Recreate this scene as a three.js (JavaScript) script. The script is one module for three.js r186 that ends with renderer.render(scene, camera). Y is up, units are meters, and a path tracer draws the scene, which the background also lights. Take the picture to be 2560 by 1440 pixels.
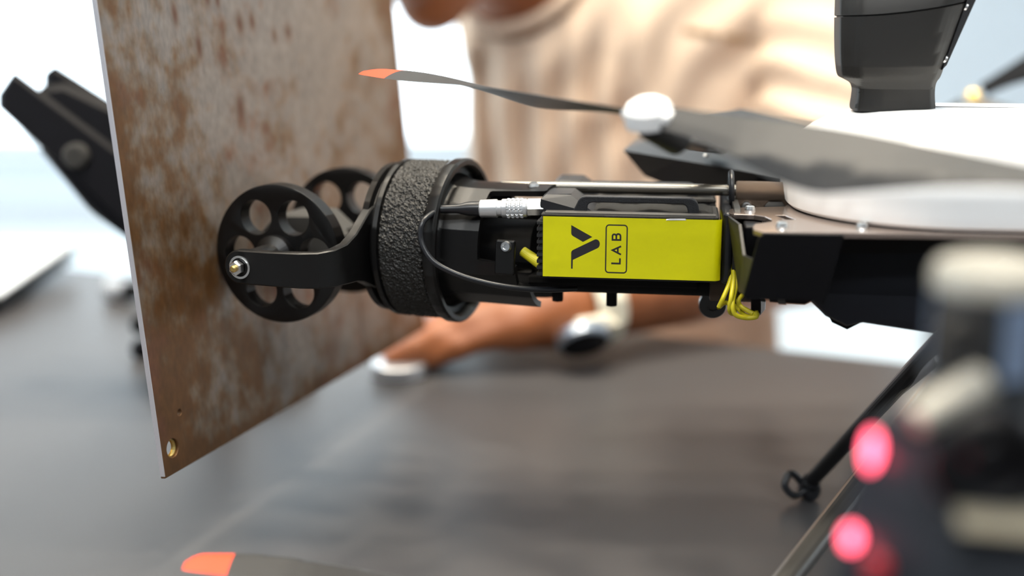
import * as THREE from 'three';
import { RoundedBoxGeometry } from 'three/addons/geometries/RoundedBoxGeometry.js';
import { ConvexGeometry } from 'three/addons/geometries/ConvexGeometry.js';
import { ImprovedNoise } from 'three/addons/math/ImprovedNoise.js';
import { mergeGeometries, mergeVertices, toCreasedNormals } from 'three/addons/utils/BufferGeometryUtils.js';
import { RectAreaLightUniformsLib } from 'three/addons/lights/RectAreaLightUniformsLib.js';

// ---------------------------------------------------------------- camera, sky, lamps, exposure
const scene = new THREE.Scene();
const FPX = 3000, PITCH = 12.5 * Math.PI / 180, CAM_Y = 0.99, TABLE_Y = 0.75;
const camera = new THREE.PerspectiveCamera(2 * Math.atan(720 / FPX) * 180 / Math.PI, 16 / 9, 0.02, 60);
camera.position.set(0, CAM_Y, 0);
camera.rotation.set(-PITCH, 0, 0);
camera.focus = 0.533;
camera.userData.fStop = 2.5;
const renderer = new THREE.WebGLRenderer({ antialias: true });
renderer.toneMapping = THREE.LinearToneMapping;
renderer.toneMappingExposure = 0.92;
renderer.shadowMap.enabled = true;
scene.background = new THREE.Color().setRGB(0.80, 0.92, 1.0);
scene.backgroundIntensity = 4.8;
RectAreaLightUniformsLib.init();
const LAMP_COLOR = [1.0, 0.89, 0.72];
const FILL_COOL = [0.93, 0.97, 1.0];
// x, z, length, width, power of the ceiling lamps (the two cool white strips are added fill for camera-facing sides)
const LAMPS = [[-0.4, 0.85, 3.6, 0.3, 8, 1], [-0.4, 1.75, 3.6, 0.3, 24, 1], [0, -2.1, 3.6, 0.3, 4], ...[-0.75, -0.1, 0.55].flatMap((x) => [[x, -0.42, 0.2, 0.2, 185], [x, -0.95, 0.2, 0.2, 185]])];

// ---------------------------------------------------------------- helpers
const V = (x, y, z) => new THREE.Vector3(x, y, z);
const SP = Math.sin(PITCH), CP = Math.cos(PITCH);
const EYE = V(0, CAM_Y, 0);
const ray = (px, py) => { const u = (px - 1280) / FPX, v = (py - 720) / FPX; return V(u, -SP - v * CP, -CP + v * SP); };
const P = (px, py, zc) => ray(px, py).multiplyScalar(zc).add(EYE);            // a point seen at a pixel, at a distance along the lens axis
const W = (x, h, y) => V(x, CAM_Y + y, -h);                                    // right, ahead, up, as measured from the tripod
const onY = (px, py, y) => { const d = ray(px, py); return d.multiplyScalar((y - CAM_Y) / d.y).add(EYE); };
function rng(s) { return () => { s = (s + 0x6d2b79f5) | 0; let t = Math.imul(s ^ (s >>> 15), 1 | s); t = (t + Math.imul(t ^ (t >>> 7), 61 | t)) ^ t; return ((t ^ (t >>> 14)) >>> 0) / 4294967296; }; }
const perlin = new ImprovedNoise();
const fbm = (x, y, z = 0, o = 4) => { let s = 0, a = 0.5; for (let i = 0; i < o; i++) { s += a * perlin.noise(x, y, z + i * 7.3); x *= 2.03; y *= 2.03; a *= 0.5; } return s; };
const smooth = THREE.MathUtils.smoothstep, lerp = THREE.MathUtils.lerp, clamp = THREE.MathUtils.clamp;

const names = {}, origins = new WeakMap();
const numbered = (n) => { names[n] = (names[n] ?? -1) + 1; return names[n] ? n + '_' + String(names[n]).padStart(3, '0') : n; };
function thing(name, label, category, at, group) {
  const g = new THREE.Group(); g.name = numbered(name); g.position.copy(at); scene.add(g); origins.set(g, at.clone());
  g.userData = { label, category }; if (group) g.userData.group = group;
  return g;
}
function norm(g) {
  let n = g.index ? g.toNonIndexed() : g;
  for (const k of Object.keys(n.attributes)) if (!['position', 'normal', 'uv'].includes(k)) n.deleteAttribute(k);
  if (!n.attributes.normal) n.computeVertexNormals();
  if (!n.attributes.uv) n.setAttribute('uv', new THREE.BufferAttribute(new Float32Array(n.attributes.position.count * 2), 2));
  n.morphAttributes = {}; n.clearGroups();
  return n;
}
function obj(name, geos, mat, parent = scene, label) {
  geos = [].concat(geos);
  let g = geos.length === 1 ? geos[0].clone() : mergeGeometries(geos.map(norm));
  const o = origins.get(parent);
  if (o) g.translate(-o.x, -o.y, -o.z);
  const m = new THREE.Mesh(g, mat); m.name = parent === scene ? numbered(name) : partName(parent, name);
  m.castShadow = m.receiveShadow = true; if (o) origins.set(m, o);
  if (label) m.userData.label = label;
  parent.add(m); return m;
}
function partName(parent, n) { let k = 0, s = n; const has = (x) => parent.children.some((c) => c.name === x); while (has(s)) s = n + '_' + String(++k).padStart(3, '0'); return s; }
function struct(name, geos, mat, label) { const m = obj(name, geos, mat); m.userData.kind = 'structure'; if (label) m.userData.label = label; return m; }
function tag(m, label, category, group) { m.userData = { ...m.userData, label, category }; if (group) m.userData.group = group; return m; }
class Frame {
  constructor(at, yaw = 0, pitch = 0, roll = 0) { this.m = new THREE.Matrix4().compose(at, new THREE.Quaternion().setFromEuler(new THREE.Euler(pitch, yaw, roll, 'YXZ')), V(1, 1, 1)); this.i = this.m.clone().invert(); }
  p(a, y, l) { return V(a, y, l).applyMatrix4(this.m); }
  g(geo) { return geo.applyMatrix4(this.m); }
  local(v) { return v.clone().applyMatrix4(this.i); }
  hit(px, py, axis, value) { const o = this.local(EYE), d = this.local(EYE.clone().add(ray(px, py))).sub(o); return o.add(d.multiplyScalar((value - o[axis]) / d[axis])); }
}
const box = (x0, x1, y0, y1, z0, z1, r = 0.0008, s = 2) => { const g = r > 0 ? new RoundedBoxGeometry(x1 - x0, y1 - y0, z1 - z0, s, Math.min(r, (x1 - x0) / 2.01, (y1 - y0) / 2.01, (z1 - z0) / 2.01)) : new THREE.BoxGeometry(x1 - x0, y1 - y0, z1 - z0); return g.translate((x0 + x1) / 2, (y0 + y1) / 2, (z0 + z1) / 2); };
const lathe = (pts, seg = 64) => new THREE.LatheGeometry(pts.map(([r, y]) => new THREE.Vector2(Math.max(r, 1e-5), y)), seg);
const creased = (g, a = 0.6) => toCreasedNormals(g, a);
const latheY = (pts, seg) => creased(lathe(pts, seg));                                     // [radius, height]
const latheX = (pts, seg) => latheY(pts, seg).rotateZ(-Math.PI / 2);                       // axis along +x
const latheZ = (pts, seg) => latheY(pts, seg).rotateX(Math.PI / 2);                        // axis along +z
const rod = (r, h0, h1, e = 0.0004) => [[0, h0], [r - e, h0], [r, h0 + e], [r, h1 - e], [r - e, h1], [0, h1]];
const tube = (pts, r, n = 48, closed = false) => new THREE.TubeGeometry(new THREE.CatmullRomCurve3(pts, closed), n, r, 10, closed);
function bar(a, b, r, r2 = r, seg = 20) { const d = b.clone().sub(a), g = latheY([[0, 0], [r * 0.9, 0], [r, r * 0.12], [r2, d.length() - r2 * 0.12], [r2 * 0.9, d.length()], [0, d.length()]], seg); return g.applyQuaternion(new THREE.Quaternion().setFromUnitVectors(V(0, 1, 0), d.normalize())).translate(a.x, a.y, a.z); }
const shape = (pts) => new THREE.Shape(pts.map(([x, y]) => new THREE.Vector2(x, y)));
const extr = (s, depth, bevel = 0.0005, curve = 12) => new THREE.ExtrudeGeometry(s, { depth: Math.max(depth - 2 * bevel, 1e-4), bevelEnabled: bevel > 0, bevelSize: bevel, bevelThickness: bevel, bevelOffset: -bevel, bevelSegments: 2, curveSegments: curve }).translate(0, 0, bevel);
function rrect(x0, x1, y0, y1, r) { const s = new THREE.Shape(); s.moveTo(x0 + r, y0); s.lineTo(x1 - r, y0); s.absarc(x1 - r, y0 + r, r, -Math.PI / 2, 0); s.lineTo(x1, y1 - r); s.absarc(x1 - r, y1 - r, r, 0, Math.PI / 2); s.lineTo(x0 + r, y1); s.absarc(x0 + r, y1 - r, r, Math.PI / 2, Math.PI); s.lineTo(x0, y0 + r); s.absarc(x0 + r, y0 + r, r, Math.PI, Math.PI * 1.5); return s; }
// rings of equal point count -> skin, capped
function loft(rings, crease = 0.5, cap = true) {
  const n = rings[0].length, pos = [], uv = [], idx = [];
  rings.forEach((r, k) => r.forEach((p, i) => { pos.push(p.x, p.y, p.z); uv.push(i / n, k / (rings.length - 1)); }));
  for (let k = 0; k < rings.length - 1; k++) for (let i = 0; i < n; i++) { const a = k * n + i, b = k * n + (i + 1) % n, c = a + n, d = b + n; idx.push(a, b, d, a, d, c); }
  if (cap) for (const [k, f] of [[0, true], [rings.length - 1, false]]) { const c = rings[k].reduce((s, p) => s.add(p), V(0, 0, 0)).divideScalar(n); pos.push(c.x, c.y, c.z); uv.push(0.5, 0.5); const q = pos.length / 3 - 1; for (let i = 0; i < n; i++) { const a = k * n + i, b = k * n + (i + 1) % n; f ? idx.push(q, b, a) : idx.push(q, a, b); } }
  const g = new THREE.BufferGeometry(); g.setAttribute('position', new THREE.Float32BufferAttribute(pos, 3)); g.setAttribute('uv', new THREE.Float32BufferAttribute(uv, 2)); g.setIndex(idx);
  return crease ? creased(g, crease) : (g.computeVertexNormals(), g);
}
const hull = (pts, bevel = 0) => { if (!bevel) return new ConvexGeometry(pts); const q = []; for (const p of pts) for (const d of [[1, 0, 0], [-1, 0, 0], [0, 1, 0], [0, -1, 0], [0, 0, 1], [0, 0, -1]]) q.push(V(...d).multiplyScalar(bevel).add(p)); return creased(new ConvexGeometry(q), 0.4); };
// naive surface nets over f < 0
function nets(f, lo, hi, c) {
  const nx = Math.ceil((hi.x - lo.x) / c) + 1, ny = Math.ceil((hi.y - lo.y) / c) + 1, nz = Math.ceil((hi.z - lo.z) / c) + 1;
  const F = new Float32Array(nx * ny * nz), p = V(0, 0, 0), at = (i, j, k) => i + nx * (j + ny * k);
  for (let k = 0; k < nz; k++) for (let j = 0; j < ny; j++) for (let i = 0; i < nx; i++) F[at(i, j, k)] = f(p.set(lo.x + i * c, lo.y + j * c, lo.z + k * c));
  const id = new Int32Array(nx * ny * nz).fill(-1), pos = [], idx = [];
  const E = []; for (let a = 0; a < 8; a++) for (const b of [1, 2, 4]) if (!(a & b)) E.push([a, a | b]);
  for (let k = 0; k < nz - 1; k++) for (let j = 0; j < ny - 1; j++) for (let i = 0; i < nx - 1; i++) {
    let n = 0, x = 0, y = 0, z = 0;
    for (const [a, b] of E) {
      const fa = F[at(i + (a & 1), j + ((a >> 1) & 1), k + (a >> 2))], fb = F[at(i + (b & 1), j + ((b >> 1) & 1), k + (b >> 2))];
      if ((fa < 0) === (fb < 0)) continue;
      const t = fa / (fa - fb); n++;
      x += lerp(a & 1, b & 1, t); y += lerp((a >> 1) & 1, (b >> 1) & 1, t); z += lerp(a >> 2, b >> 2, t);
    }
    if (n) { id[at(i, j, k)] = pos.length / 3; pos.push(lo.x + (i + x / n) * c, lo.y + (j + y / n) * c, lo.z + (k + z / n) * c); }
  }
  const quad = (a, b, d, e, flip) => { if (Math.min(a, b, d, e) < 0) return; flip ? idx.push(a, d, b, a, e, d) : idx.push(a, b, d, a, d, e); };
  for (let k = 1; k < nz - 1; k++) for (let j = 1; j < ny - 1; j++) for (let i = 1; i < nx - 1; i++) {
    const s = F[at(i, j, k)] < 0;
    if (s !== F[at(i + 1, j, k)] < 0) quad(id[at(i, j - 1, k - 1)], id[at(i, j, k - 1)], id[at(i, j, k)], id[at(i, j - 1, k)], !s);
    if (s !== F[at(i, j + 1, k)] < 0) quad(id[at(i - 1, j, k - 1)], id[at(i - 1, j, k)], id[at(i, j, k)], id[at(i, j, k - 1)], !s);
    if (s !== F[at(i, j, k + 1)] < 0) quad(id[at(i - 1, j - 1, k)], id[at(i, j - 1, k)], id[at(i, j, k)], id[at(i - 1, j, k)], !s);
  }
  const g = new THREE.BufferGeometry(); g.setAttribute('position', new THREE.Float32BufferAttribute(pos, 3)); g.setIndex(idx); g.computeVertexNormals();
  g.setAttribute('uv', new THREE.Float32BufferAttribute(new Float32Array(pos.length / 3 * 2).map((_, i) => i % 2 ? pos[(i >> 1) * 3 + 1] : pos[(i >> 1) * 3] + 0.4 * pos[(i >> 1) * 3 + 2]), 2));
  return g;
}
const _ba = V(0, 0, 0), _pa = V(0, 0, 0);
const capsule = (p, a, b, ra, rb) => { _ba.subVectors(b, a); _pa.subVectors(p, a); const h = clamp(_pa.dot(_ba) / _ba.lengthSq(), 0, 1); return _pa.addScaledVector(_ba, -h).length() - lerp(ra, rb, h); };
const smin = (a, b, k) => { const h = Math.max(k - Math.abs(a - b), 0) / k; return Math.min(a, b) - h * h * k * 0.25; };
const ellip = (q, rx, ry, rz) => { const k0 = Math.hypot(q.x / rx, q.y / ry, q.z / rz), k1 = Math.hypot(q.x / rx / rx, q.y / ry / ry, q.z / rz / rz); return k1 > 1e-9 ? k0 * (k0 - 1) / k1 : -Math.min(rx, ry, rz); };

// ---------------------------------------------------------------- materials
function dataTex(w, h, fn, srgb = true, repeat = true) {
  const d = new Uint8Array(w * h * 4);
  for (let y = 0; y < h; y++) for (let x = 0; x < w; x++) { const c = fn(x / w, y / h); const o = (y * w + x) * 4; d[o] = clamp(c[0], 0, 1) * 255; d[o + 1] = clamp(c[1], 0, 1) * 255; d[o + 2] = clamp(c[2], 0, 1) * 255; d[o + 3] = 255; }
  const t = new THREE.DataTexture(d, w, h); t.magFilter = THREE.LinearFilter; t.minFilter = THREE.LinearMipmapLinearFilter; t.wrapS = t.wrapT = repeat ? THREE.RepeatWrapping : THREE.ClampToEdgeWrapping; if (srgb) t.colorSpace = THREE.SRGBColorSpace; t.needsUpdate = true; return t;
}
const std = (r, g, b, rough, metal = 0, extra = {}) => { const m = new THREE.MeshPhysicalMaterial({ roughness: rough, metalness: metal, ...extra }); m.color.setRGB(r, g, b); return m; };
const R1 = rng(11);
const grain = (() => { const a = new Float32Array(256 * 256).map(() => R1()); return dataTex(256, 256, (u, v) => { const x = Math.floor(u * 256), y = Math.floor(v * 256); let s = 0; for (let i = -1; i <= 1; i++) for (let j = -1; j <= 1; j++) s += a[((y + j) & 255) * 256 + ((x + i) & 255)] / 9; s = 0.5 + (s - 0.5) * 2; return [s, s, s]; }, false); })();
const M = {
  black: std(0.003, 0.003, 0.004, 0.42, 0, { specularIntensity: 0.35 }),
  blackMatte: std(0.006, 0.006, 0.007, 0.62, 0, { specularIntensity: 0.5 }),
  blackPrint: std(0.0035, 0.0034, 0.0036, 0.36, 0, { specularIntensity: 0.8 }),
  blackCoat: std(0.014, 0.013, 0.012, 0.5, 0, { specularIntensity: 0.8 }),
  navy: std(0.006, 0.008, 0.013, 0.5, 0, { specularIntensity: 0.6 }),
  rubber: std(0.012, 0.013, 0.016, 0.3),
  foam: std(0.012, 0.0115, 0.0105, 0.42),
  felt: std(0.035, 0.034, 0.032, 0.9),
  casing: std(0.013, 0.014, 0.017, 0.5, 0, { specularIntensity: 0.8 }),
  caseTop: std(0.055, 0.053, 0.05, 0.6),
  bronze: std(0.16, 0.115, 0.085, 0.42, 0.7),
  anodised: std(0.40, 0.33, 0.295, 0.13, 0.85),
  chrome: std(0.72, 0.72, 0.70, 0.16, 1),
  steel: std(0.75, 0.76, 0.76, 0.28, 1),
  satin: std(0.80, 0.82, 0.84, 0.3, 0.75),
  brass: std(0.62, 0.45, 0.16, 0.35, 1),
  polished: std(0.30, 0.28, 0.245, 0.2, 0.9),
  carbon: std(0.05, 0.047, 0.043, 0.3, 0.2, { clearcoat: 0.8, clearcoatRoughness: 0.15 }),
  carbonBlade: std(0.030, 0.030, 0.031, 0.48, 0, { specularIntensity: 0.7 }),
  fairing: std(0.010, 0.010, 0.012, 0.3),
  orange: std(0.78, 0.055, 0.012, 0.5),
  white: std(0.84, 0.85, 0.86, 0.28),
  wire: std(0.68, 0.6, 0.02, 0.4),
  skin: std(0.28, 0.09, 0.03, 0.48, 0, { sheen: 0.15 }),
  hair: std(0.03, 0.018, 0.012, 0.6),
  shirt: std(0.72, 0.56, 0.43, 0.9),
  stitch: std(0.36, 0.24, 0.14, 0.9),
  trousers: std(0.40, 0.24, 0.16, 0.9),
  strap: std(0.76, 0.71, 0.58, 0.55),
  screen: std(0.006, 0.006, 0.008, 0.1),
  wall: std(0.78, 0.84, 0.90, 0.85),
  wallDark: std(0.10, 0.105, 0.115, 0.85),
  ceiling: std(0.84, 0.84, 0.83, 0.9),
  floor: std(0.80, 0.84, 0.86, 0.3),
  frame: std(0.72, 0.75, 0.78, 0.5),
  table: std(0.060, 0.058, 0.060, 0.40, 0, { specularIntensity: 0.42 }),
  tableEdge: std(0.04, 0.039, 0.039, 0.5),
  silver: std(0.62, 0.63, 0.66, 0.35, 0.7),
  clamp: std(0.004, 0.004, 0.006, 0.5, 0, { specularIntensity: 0.2 }),
  legBlack: std(0.006, 0.006, 0.007, 0.35),
  mast: std(0.009, 0.0085, 0.008, 0.5),
  blueReflect: std(0.30, 0.40, 0.58, 0.35, 0.7),  // reflected blue put into the metal colour
  redLed: std(0.6, 0.02, 0.05, 0.3, 0, { emissive: new THREE.Color(1, 0.12, 0.2), emissiveIntensity: 7 }),
  redLedDim: std(0.25, 0.01, 0.02, 0.3, 0, { emissive: new THREE.Color(0.5, 0.005, 0.02), emissiveIntensity: 0.25 }),
  lampGlow: std(0.9, 0.88, 0.82, 0.6, 0, { emissive: new THREE.Color(...LAMP_COLOR), emissiveIntensity: 3 }),
  glass: new THREE.MeshPhysicalMaterial({ transmission: 1, thickness: 0, roughness: 0, ior: 1.45 }),
};
for (const [k, s, b] of [['blackMatte', 400, 0.00008], ['blackCoat', 500, 0.0001], ['foam', 160, 0.0006], ['felt', 260, 0.0003], ['casing', 400, 0.0001], ['caseTop', 300, 0.00018], ['bronze', 350, 0.0001]]) { const t = grain.clone(); t.repeat.set(s / 10, s / 10); t.needsUpdate = true; M[k].bumpMap = t; M[k].bumpScale = b; }
M.foam.bumpMap.repeat.set(6, 0.6);

// ---------------------------------------------------------------- room
{
  const X0 = -4.6, X1 = 4.2, Z0 = -6, Z1 = 2.8, H = 3.0, T = 0.25;
  struct('floor', box(X0 - T, X1 + T, -0.2, 0, Z0 - T, Z1 + T, 0), M.floor, 'pale glossy floor reflecting the window');
  struct('ceiling', box(X0 - T, X1 + T, H, H + 0.2, Z0 - T, Z1 + T, 0), M.ceiling);
  // openings: [u0, u1, v0, v1] in the wall's own run
  const wall = (name, along, at, side, u0, u1, open, mat = M.wall) => {
    const gs = [], put = (a, b, c, d) => { if (b > a && d > c) gs.push(along === 'x' ? box(a, b, c, d, Math.min(at, at + side * T), Math.max(at, at + side * T), 0) : box(Math.min(at, at + side * T), Math.max(at, at + side * T), c, d, a, b, 0)); };
    let u = u0; for (const [a, b, c, d] of open) { put(u, a, 0, H); put(a, b, 0, c); put(a, b, d, H); u = b; } put(u, u1, 0, H);
    struct(name, gs, mat);
    for (const [a, b, c, d, n] of open) {
      const w = thing(numberedWindow(), null, null, along === 'x' ? V((a + b) / 2, c, at) : V(at, c, (a + b) / 2)); w.userData = { kind: 'structure', label: open.label };
      const bx = (p, q, r, s, t0, t1) => along === 'x' ? box(p, q, r, s, Math.min(at + side * t0, at + side * t1), Math.max(at + side * t0, at + side * t1), 0.004) : box(Math.min(at + side * t0, at + side * t1), Math.max(at + side * t0, at + side * t1), r, s, p, q, 0.004);
      obj('window_frame', [bx(a, b, c, c + 0.06, 0.06, 0.13), bx(a, b, d - 0.06, d, 0.06, 0.13), bx(a, a + 0.06, c, d, 0.06, 0.13), bx(b - 0.06, b, c, d, 0.06, 0.13)], M.frame, w);
      const step = (b - a) / n;
      for (let i = 1; i < n; i++) obj('mullion', bx(a + i * step - 0.035, a + i * step + 0.035, c + 0.06, d - 0.06, 0.06, 0.13), M.frame, w);
      for (let i = 0; i < n; i++) obj('pane', bx(a + i * step + 0.03, a + (i + 1) * step - 0.03, c + 0.05, d - 0.05, 0.092, 0.098), M.glass, w);
      obj('window_sill', bx(a - 0.05, b + 0.05, c - 0.03, c, -0.09, 0.06), M.frame, w);
    }
  };
  let nw = 0; const numberedWindow = () => 'window_' + (++nw);
  wall('wall_back', 'x', Z0, -1, X0 - T, X1 + T, Object.assign([[-4.3, 1.2, 0.36, 2.75, 4]], { label: 'wide bright window in the far wall' }));
  wall('wall_front', 'x', Z1, 1, X0 - T, X1 + T, [], M.wallDark);
  wall('wall_left', 'z', X0, -1, Z0, Z1, Object.assign([[-4.9, -0.9, 0.5, 2.75, 4]], { label: 'window row in the left wall' }));
  wall('wall_right', 'z', X1, 1, Z0, Z1, []);
  for (const [n, x0, x1, z0, z1] of [['baseboard_back', X0, X1, Z0, Z0 + 0.015], ['baseboard_right', X1 - 0.015, X1, Z0, Z1]]) struct(n, box(x0, x1, 0, 0.09, z0, z1, 0.003), M.frame);
  const where = ['added cool fill strip on the ceiling above the near table edge', 'added cool fill strip on the ceiling beside the dark wall', 'long warm strip lamp on the ceiling towards the far window'];
  for (const c of ['left', 'middle', 'right']) for (const d of ['nearer', 'farther']) where.push('small square bright ceiling lamp above the drone, ' + d + ' one of the ' + c + ' pair');
  LAMPS.forEach(([x, z, len, wid, power, cool], i) => {
    const A = len / 2, B = wid / 2, F = 0.025;
    const t = thing('ceiling_lamp', where[i], 'ceiling lamp', V(x, H - 0.05, z));
    obj('lamp_frame', [[-A - F, A + F, -B - F, -B], [-A - F, A + F, B, B + F], [-A - F, -A, -B, B], [A, A + F, -B, B]].map(([a, b, c, d]) => box(x + a, x + b, H - 0.05, H, z + c, z + d, 0.004)), M.frame, t);
    obj('diffuser', box(x - A, x + A, H - 0.03, H - 0.01, z - B, z + B, 0.002), M.lampGlow, t);
    const l = new THREE.RectAreaLight(new THREE.Color(...(cool ? FILL_COOL : LAMP_COLOR)), power, len * 0.98, wid * 0.96); l.position.set(0, 0.015, 0); l.rotation.x = -Math.PI / 2; l.castShadow = true; t.add(l);
  });
}

// ---------------------------------------------------------------- table
const FT = new Frame(V(0.11, TABLE_Y, -0.915), -25.6 * Math.PI / 180);   // far edge of the table top runs along its x
{
  const t = thing('table', 'large dark grey laminate table with a matte top', 'table', FT.p(-0.1, -TABLE_Y, 1.1));
  obj('table_top', FT.g(box(-1.3, 1.1, -0.028, 0, 0, 2.2, 0.002)), M.table, t);
  obj('edge_band', FT.g(box(-1.301, 1.101, -0.027, -0.002, -0.001, 2.201, 0.001)), M.tableEdge, t);
  for (const [a, l] of [[-1.2, 0.1], [1.0, 0.1], [-1.2, 2.1], [1.0, 2.1]]) obj('leg', FT.g(box(a - 0.025, a + 0.025, -TABLE_Y, -0.0285, l - 0.025, l + 0.025, 0.003)), M.black, t);
}

// ---------------------------------------------------------------- rusty plate and the clamp behind it
const FH = new Frame(W(-0.0985, 0.598, -0.108), -20 * Math.PI / 180);      // probe head: x along the arm, z to the near side
const FP = new Frame(FH.p(-0.0340, 0, 0.035), -20 * Math.PI / 180, 0, 0.088); // contact face of the plate: z runs towards its near edge
{
  const z0 = -0.224, z1 = 0.0655, y0 = -0.0945, y1 = 0.2, T = 0.0026;
  const t = thing('rusted_plate', 'large upright rusty brown steel plate pressed by the probe wheels', 'metal plate', FP.p(0, y0, (z0 + z1) / 2));
  // outline in (z, y), extruded along -x
  const s = new THREE.Shape(); s.moveTo(z0, y0); s.lineTo(z1, y0); s.lineTo(z1, y1); s.lineTo(z0, y1); s.lineTo(z0, y0);
  const holes = [[z1 - 0.0080, y0 + 0.0118, 0.0043], [z1 - 0.0165, y0 + 0.0262, 0.0015]];
  for (const [z, y, r] of holes) { const h = new THREE.Path(); h.absarc(z, y, r, 0, Math.PI * 2, true); s.holes.push(h); }
  const g = extr(s, T, 0.0003, 24);                                       // x = z, y, depth towards -x
  g.rotateY(-Math.PI / 2);
  const q = g.attributes.position, uv = g.attributes.uv;
  for (let i = 0; i < q.count; i++) uv.setXY(i, (q.getZ(i) - z0) / (z1 - z0), (q.getY(i) - y0) / (y1 - y0));
  const R = rng(5);
  const spots = [[.815, .70, .010, .022], [.72, .73, .012, .020], [.69, .725, .009, .018], [.76, .65, .010, .024], [.63, .685, .013, .022], [.59, .69, .011, .020], [.47, .67, .012, .018], [.52, .665, .009, .014], [.66, .545, .016, .030], [.80, .78, .012, .014]];
  const rust = dataTex(1024, 1024, (u, v) => {                             // u: 0 far edge .. 1 near edge; v: 0 bottom .. 1 top
    const n1 = fbm(u * 7, v * 5, 1, 5), n2 = fbm(u * 21, v * 20, 4, 4), n3 = fbm(u * 50, v * 30, 8, 3), n4 = fbm(u * 4, v * 3, 12, 3), n5 = fbm(u * 120, v * 60, 2, 2);
    let k = 0.27 + 0.8 * n1 + 0.6 * n2 + 0.35 * n3;                       // rustiness
    k += 0.30 * smooth(u, 0.72, 1) + 0.22 * smooth(0.42 - v, 0, 0.3) * smooth(u, 0.45, 0.95) + 0.28 * smooth(0.10 - u, 0, 0.1) + 0.3 * smooth(0.035 - v, 0, 0.035);
    k -= 0.30 * Math.exp(-(((u - 0.45) / 0.3) ** 2 + ((v - 0.62) / 0.22) ** 2));
    let st = smooth(Math.abs(fbm(u * 34, v * 0.8, 21, 2)), 0.28, 0.45) * smooth(0.40 - v, 0, 0.12) ; // dark runs near the bottom
    const grey = [0.60, 0.555, 0.52], brown = [0.43, 0.30, 0.175], red = [0.47, 0.31, 0.235];
    const a = smooth(k, 0.05, 0.75), b = smooth(n4 + 0.4 * n2, 0.05, 0.35);
    const c = [0, 1, 2].map((i) => lerp(grey[i], lerp(brown[i], red[i], b * 0.75), a) * (0.97 + 0.15 * n5 + 0.16 * n3) * (1 - 0.42 * st));
    for (const [su, sv, ru, rv] of spots) { const d = ((u - su) / ru) ** 2 + ((v - sv) / rv) ** 2, w = 0.75 * Math.exp(-d * 1.6); c[0] = lerp(c[0], 0.36, w); c[1] = lerp(c[1], 0.20, w); c[2] = lerp(c[2], 0.11, w); }
    return c;
  }, true, false);
  M.rust = std(0.82, 0.82, 0.82, 0.45, 0.45); M.rust.map = rust;
  M.rust.roughnessMap = dataTex(256, 256, (u, v) => { const s = 0.85 + 0.5 * fbm(u * 12, v * 6, 5); return [0, s, 0]; }, false);
  M.edgeSteel = std(0.62, 0.6, 0.64, 0.35, 0.6);
  obj('plate', FP.g(g), M.rust, t);
  obj('cut_edge', FP.g(box(-T + 0.0001, -0.0001, y0 + 0.001, y1 - 0.001, z1 - 0.0008, z1 + 0.0003, 0)), M.edgeSteel, t, 'bright cut steel edge');
  { const [z, y, r] = holes[0]; obj('hole_bushing', FP.g(latheX([[r * 0.84, -T - 0.001], [r * 0.98, -T - 0.001], [r * 0.98, -0.0012], [r * 0.84, -0.0012]], 24).translate(0, y, z)), M.brass, t, 'brass bushing in the corner hole'); }
}
{
  const at = P(330, 820, 0.90); at.y = TABLE_Y;
  const t = thing('clamp_stand', 'black jointed clamp stand behind the left edge of the rusty plate', 'clamp', at);
  const slab = (pts, z0, z1, r) => hull(pts.flatMap(([x, y]) => [P(x, y, z0), P(x, y, z1)]), r);
  obj('arm', slab([[38, 192], [8, 236], [8, 268], [330, 568], [420, 590], [420, 480]], 0.73, 0.76, 0.003), M.clamp, t);
  obj('arm', slab([[122, 186], [140, 176], [380, 330], [420, 480], [240, 330], [122, 222]], 0.765, 0.80, 0.003), M.clamp, t);
  obj('joint_block', slab([[108, 232], [165, 225], [300, 290], [420, 420], [420, 600], [330, 590], [236, 520], [225, 480], [120, 380]], 0.735, 0.79, 0.004), M.clamp, t);
  obj('joint_bolt', latheZ([[0, -0.004], [0.0075, -0.004], [0.008, -0.002], [0.008, 0.003], [0.006, 0.005], [0, 0.005]], 24).applyMatrix4(new THREE.Matrix4().makeTranslation(...P(192, 390, 0.727).toArray())), M.caseTop, t);
  const top = P(470, 560, 0.78), foot = V(top.x + 0.02, TABLE_Y + 0.012, top.z - 0.02);
  obj('post', bar(foot, top, 0.011), M.clamp, t);
  obj('foot', latheY([[0, 0], [0.055, 0], [0.056, 0.002], [0.056, 0.01], [0.05, 0.014], [0, 0.014]], 48).translate(foot.x, TABLE_Y, foot.z), M.clamp, t);
  const grip = FP.p(-0.0026, 0.02, 0.0);
  obj('grip', hull([top.clone(), top.clone().add(V(0, 0.03, 0)), FP.p(-0.0034, 0.05, 0.01), FP.p(-0.0034, 0.01, 0.01), FP.p(-0.0034, 0.05, -0.03), FP.p(-0.0034, 0.01, -0.03)], 0.0007), M.clamp, t);
  for (const [px, py] of [[352, 812], [352, 872]]) { const c = P(px, py, 0.88); obj('knob', new THREE.SphereGeometry(0.0075, 24, 16).translate(c.x, c.y, c.z), M.clamp, t); obj('knob_stem', bar(V(c.x + 0.003, Math.max(c.y, TABLE_Y + 0.004), c.z), V(foot.x, TABLE_Y + 0.006 + (c.y - TABLE_Y) * 0.9, foot.z), 0.003), M.clamp, t); }
}

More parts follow.
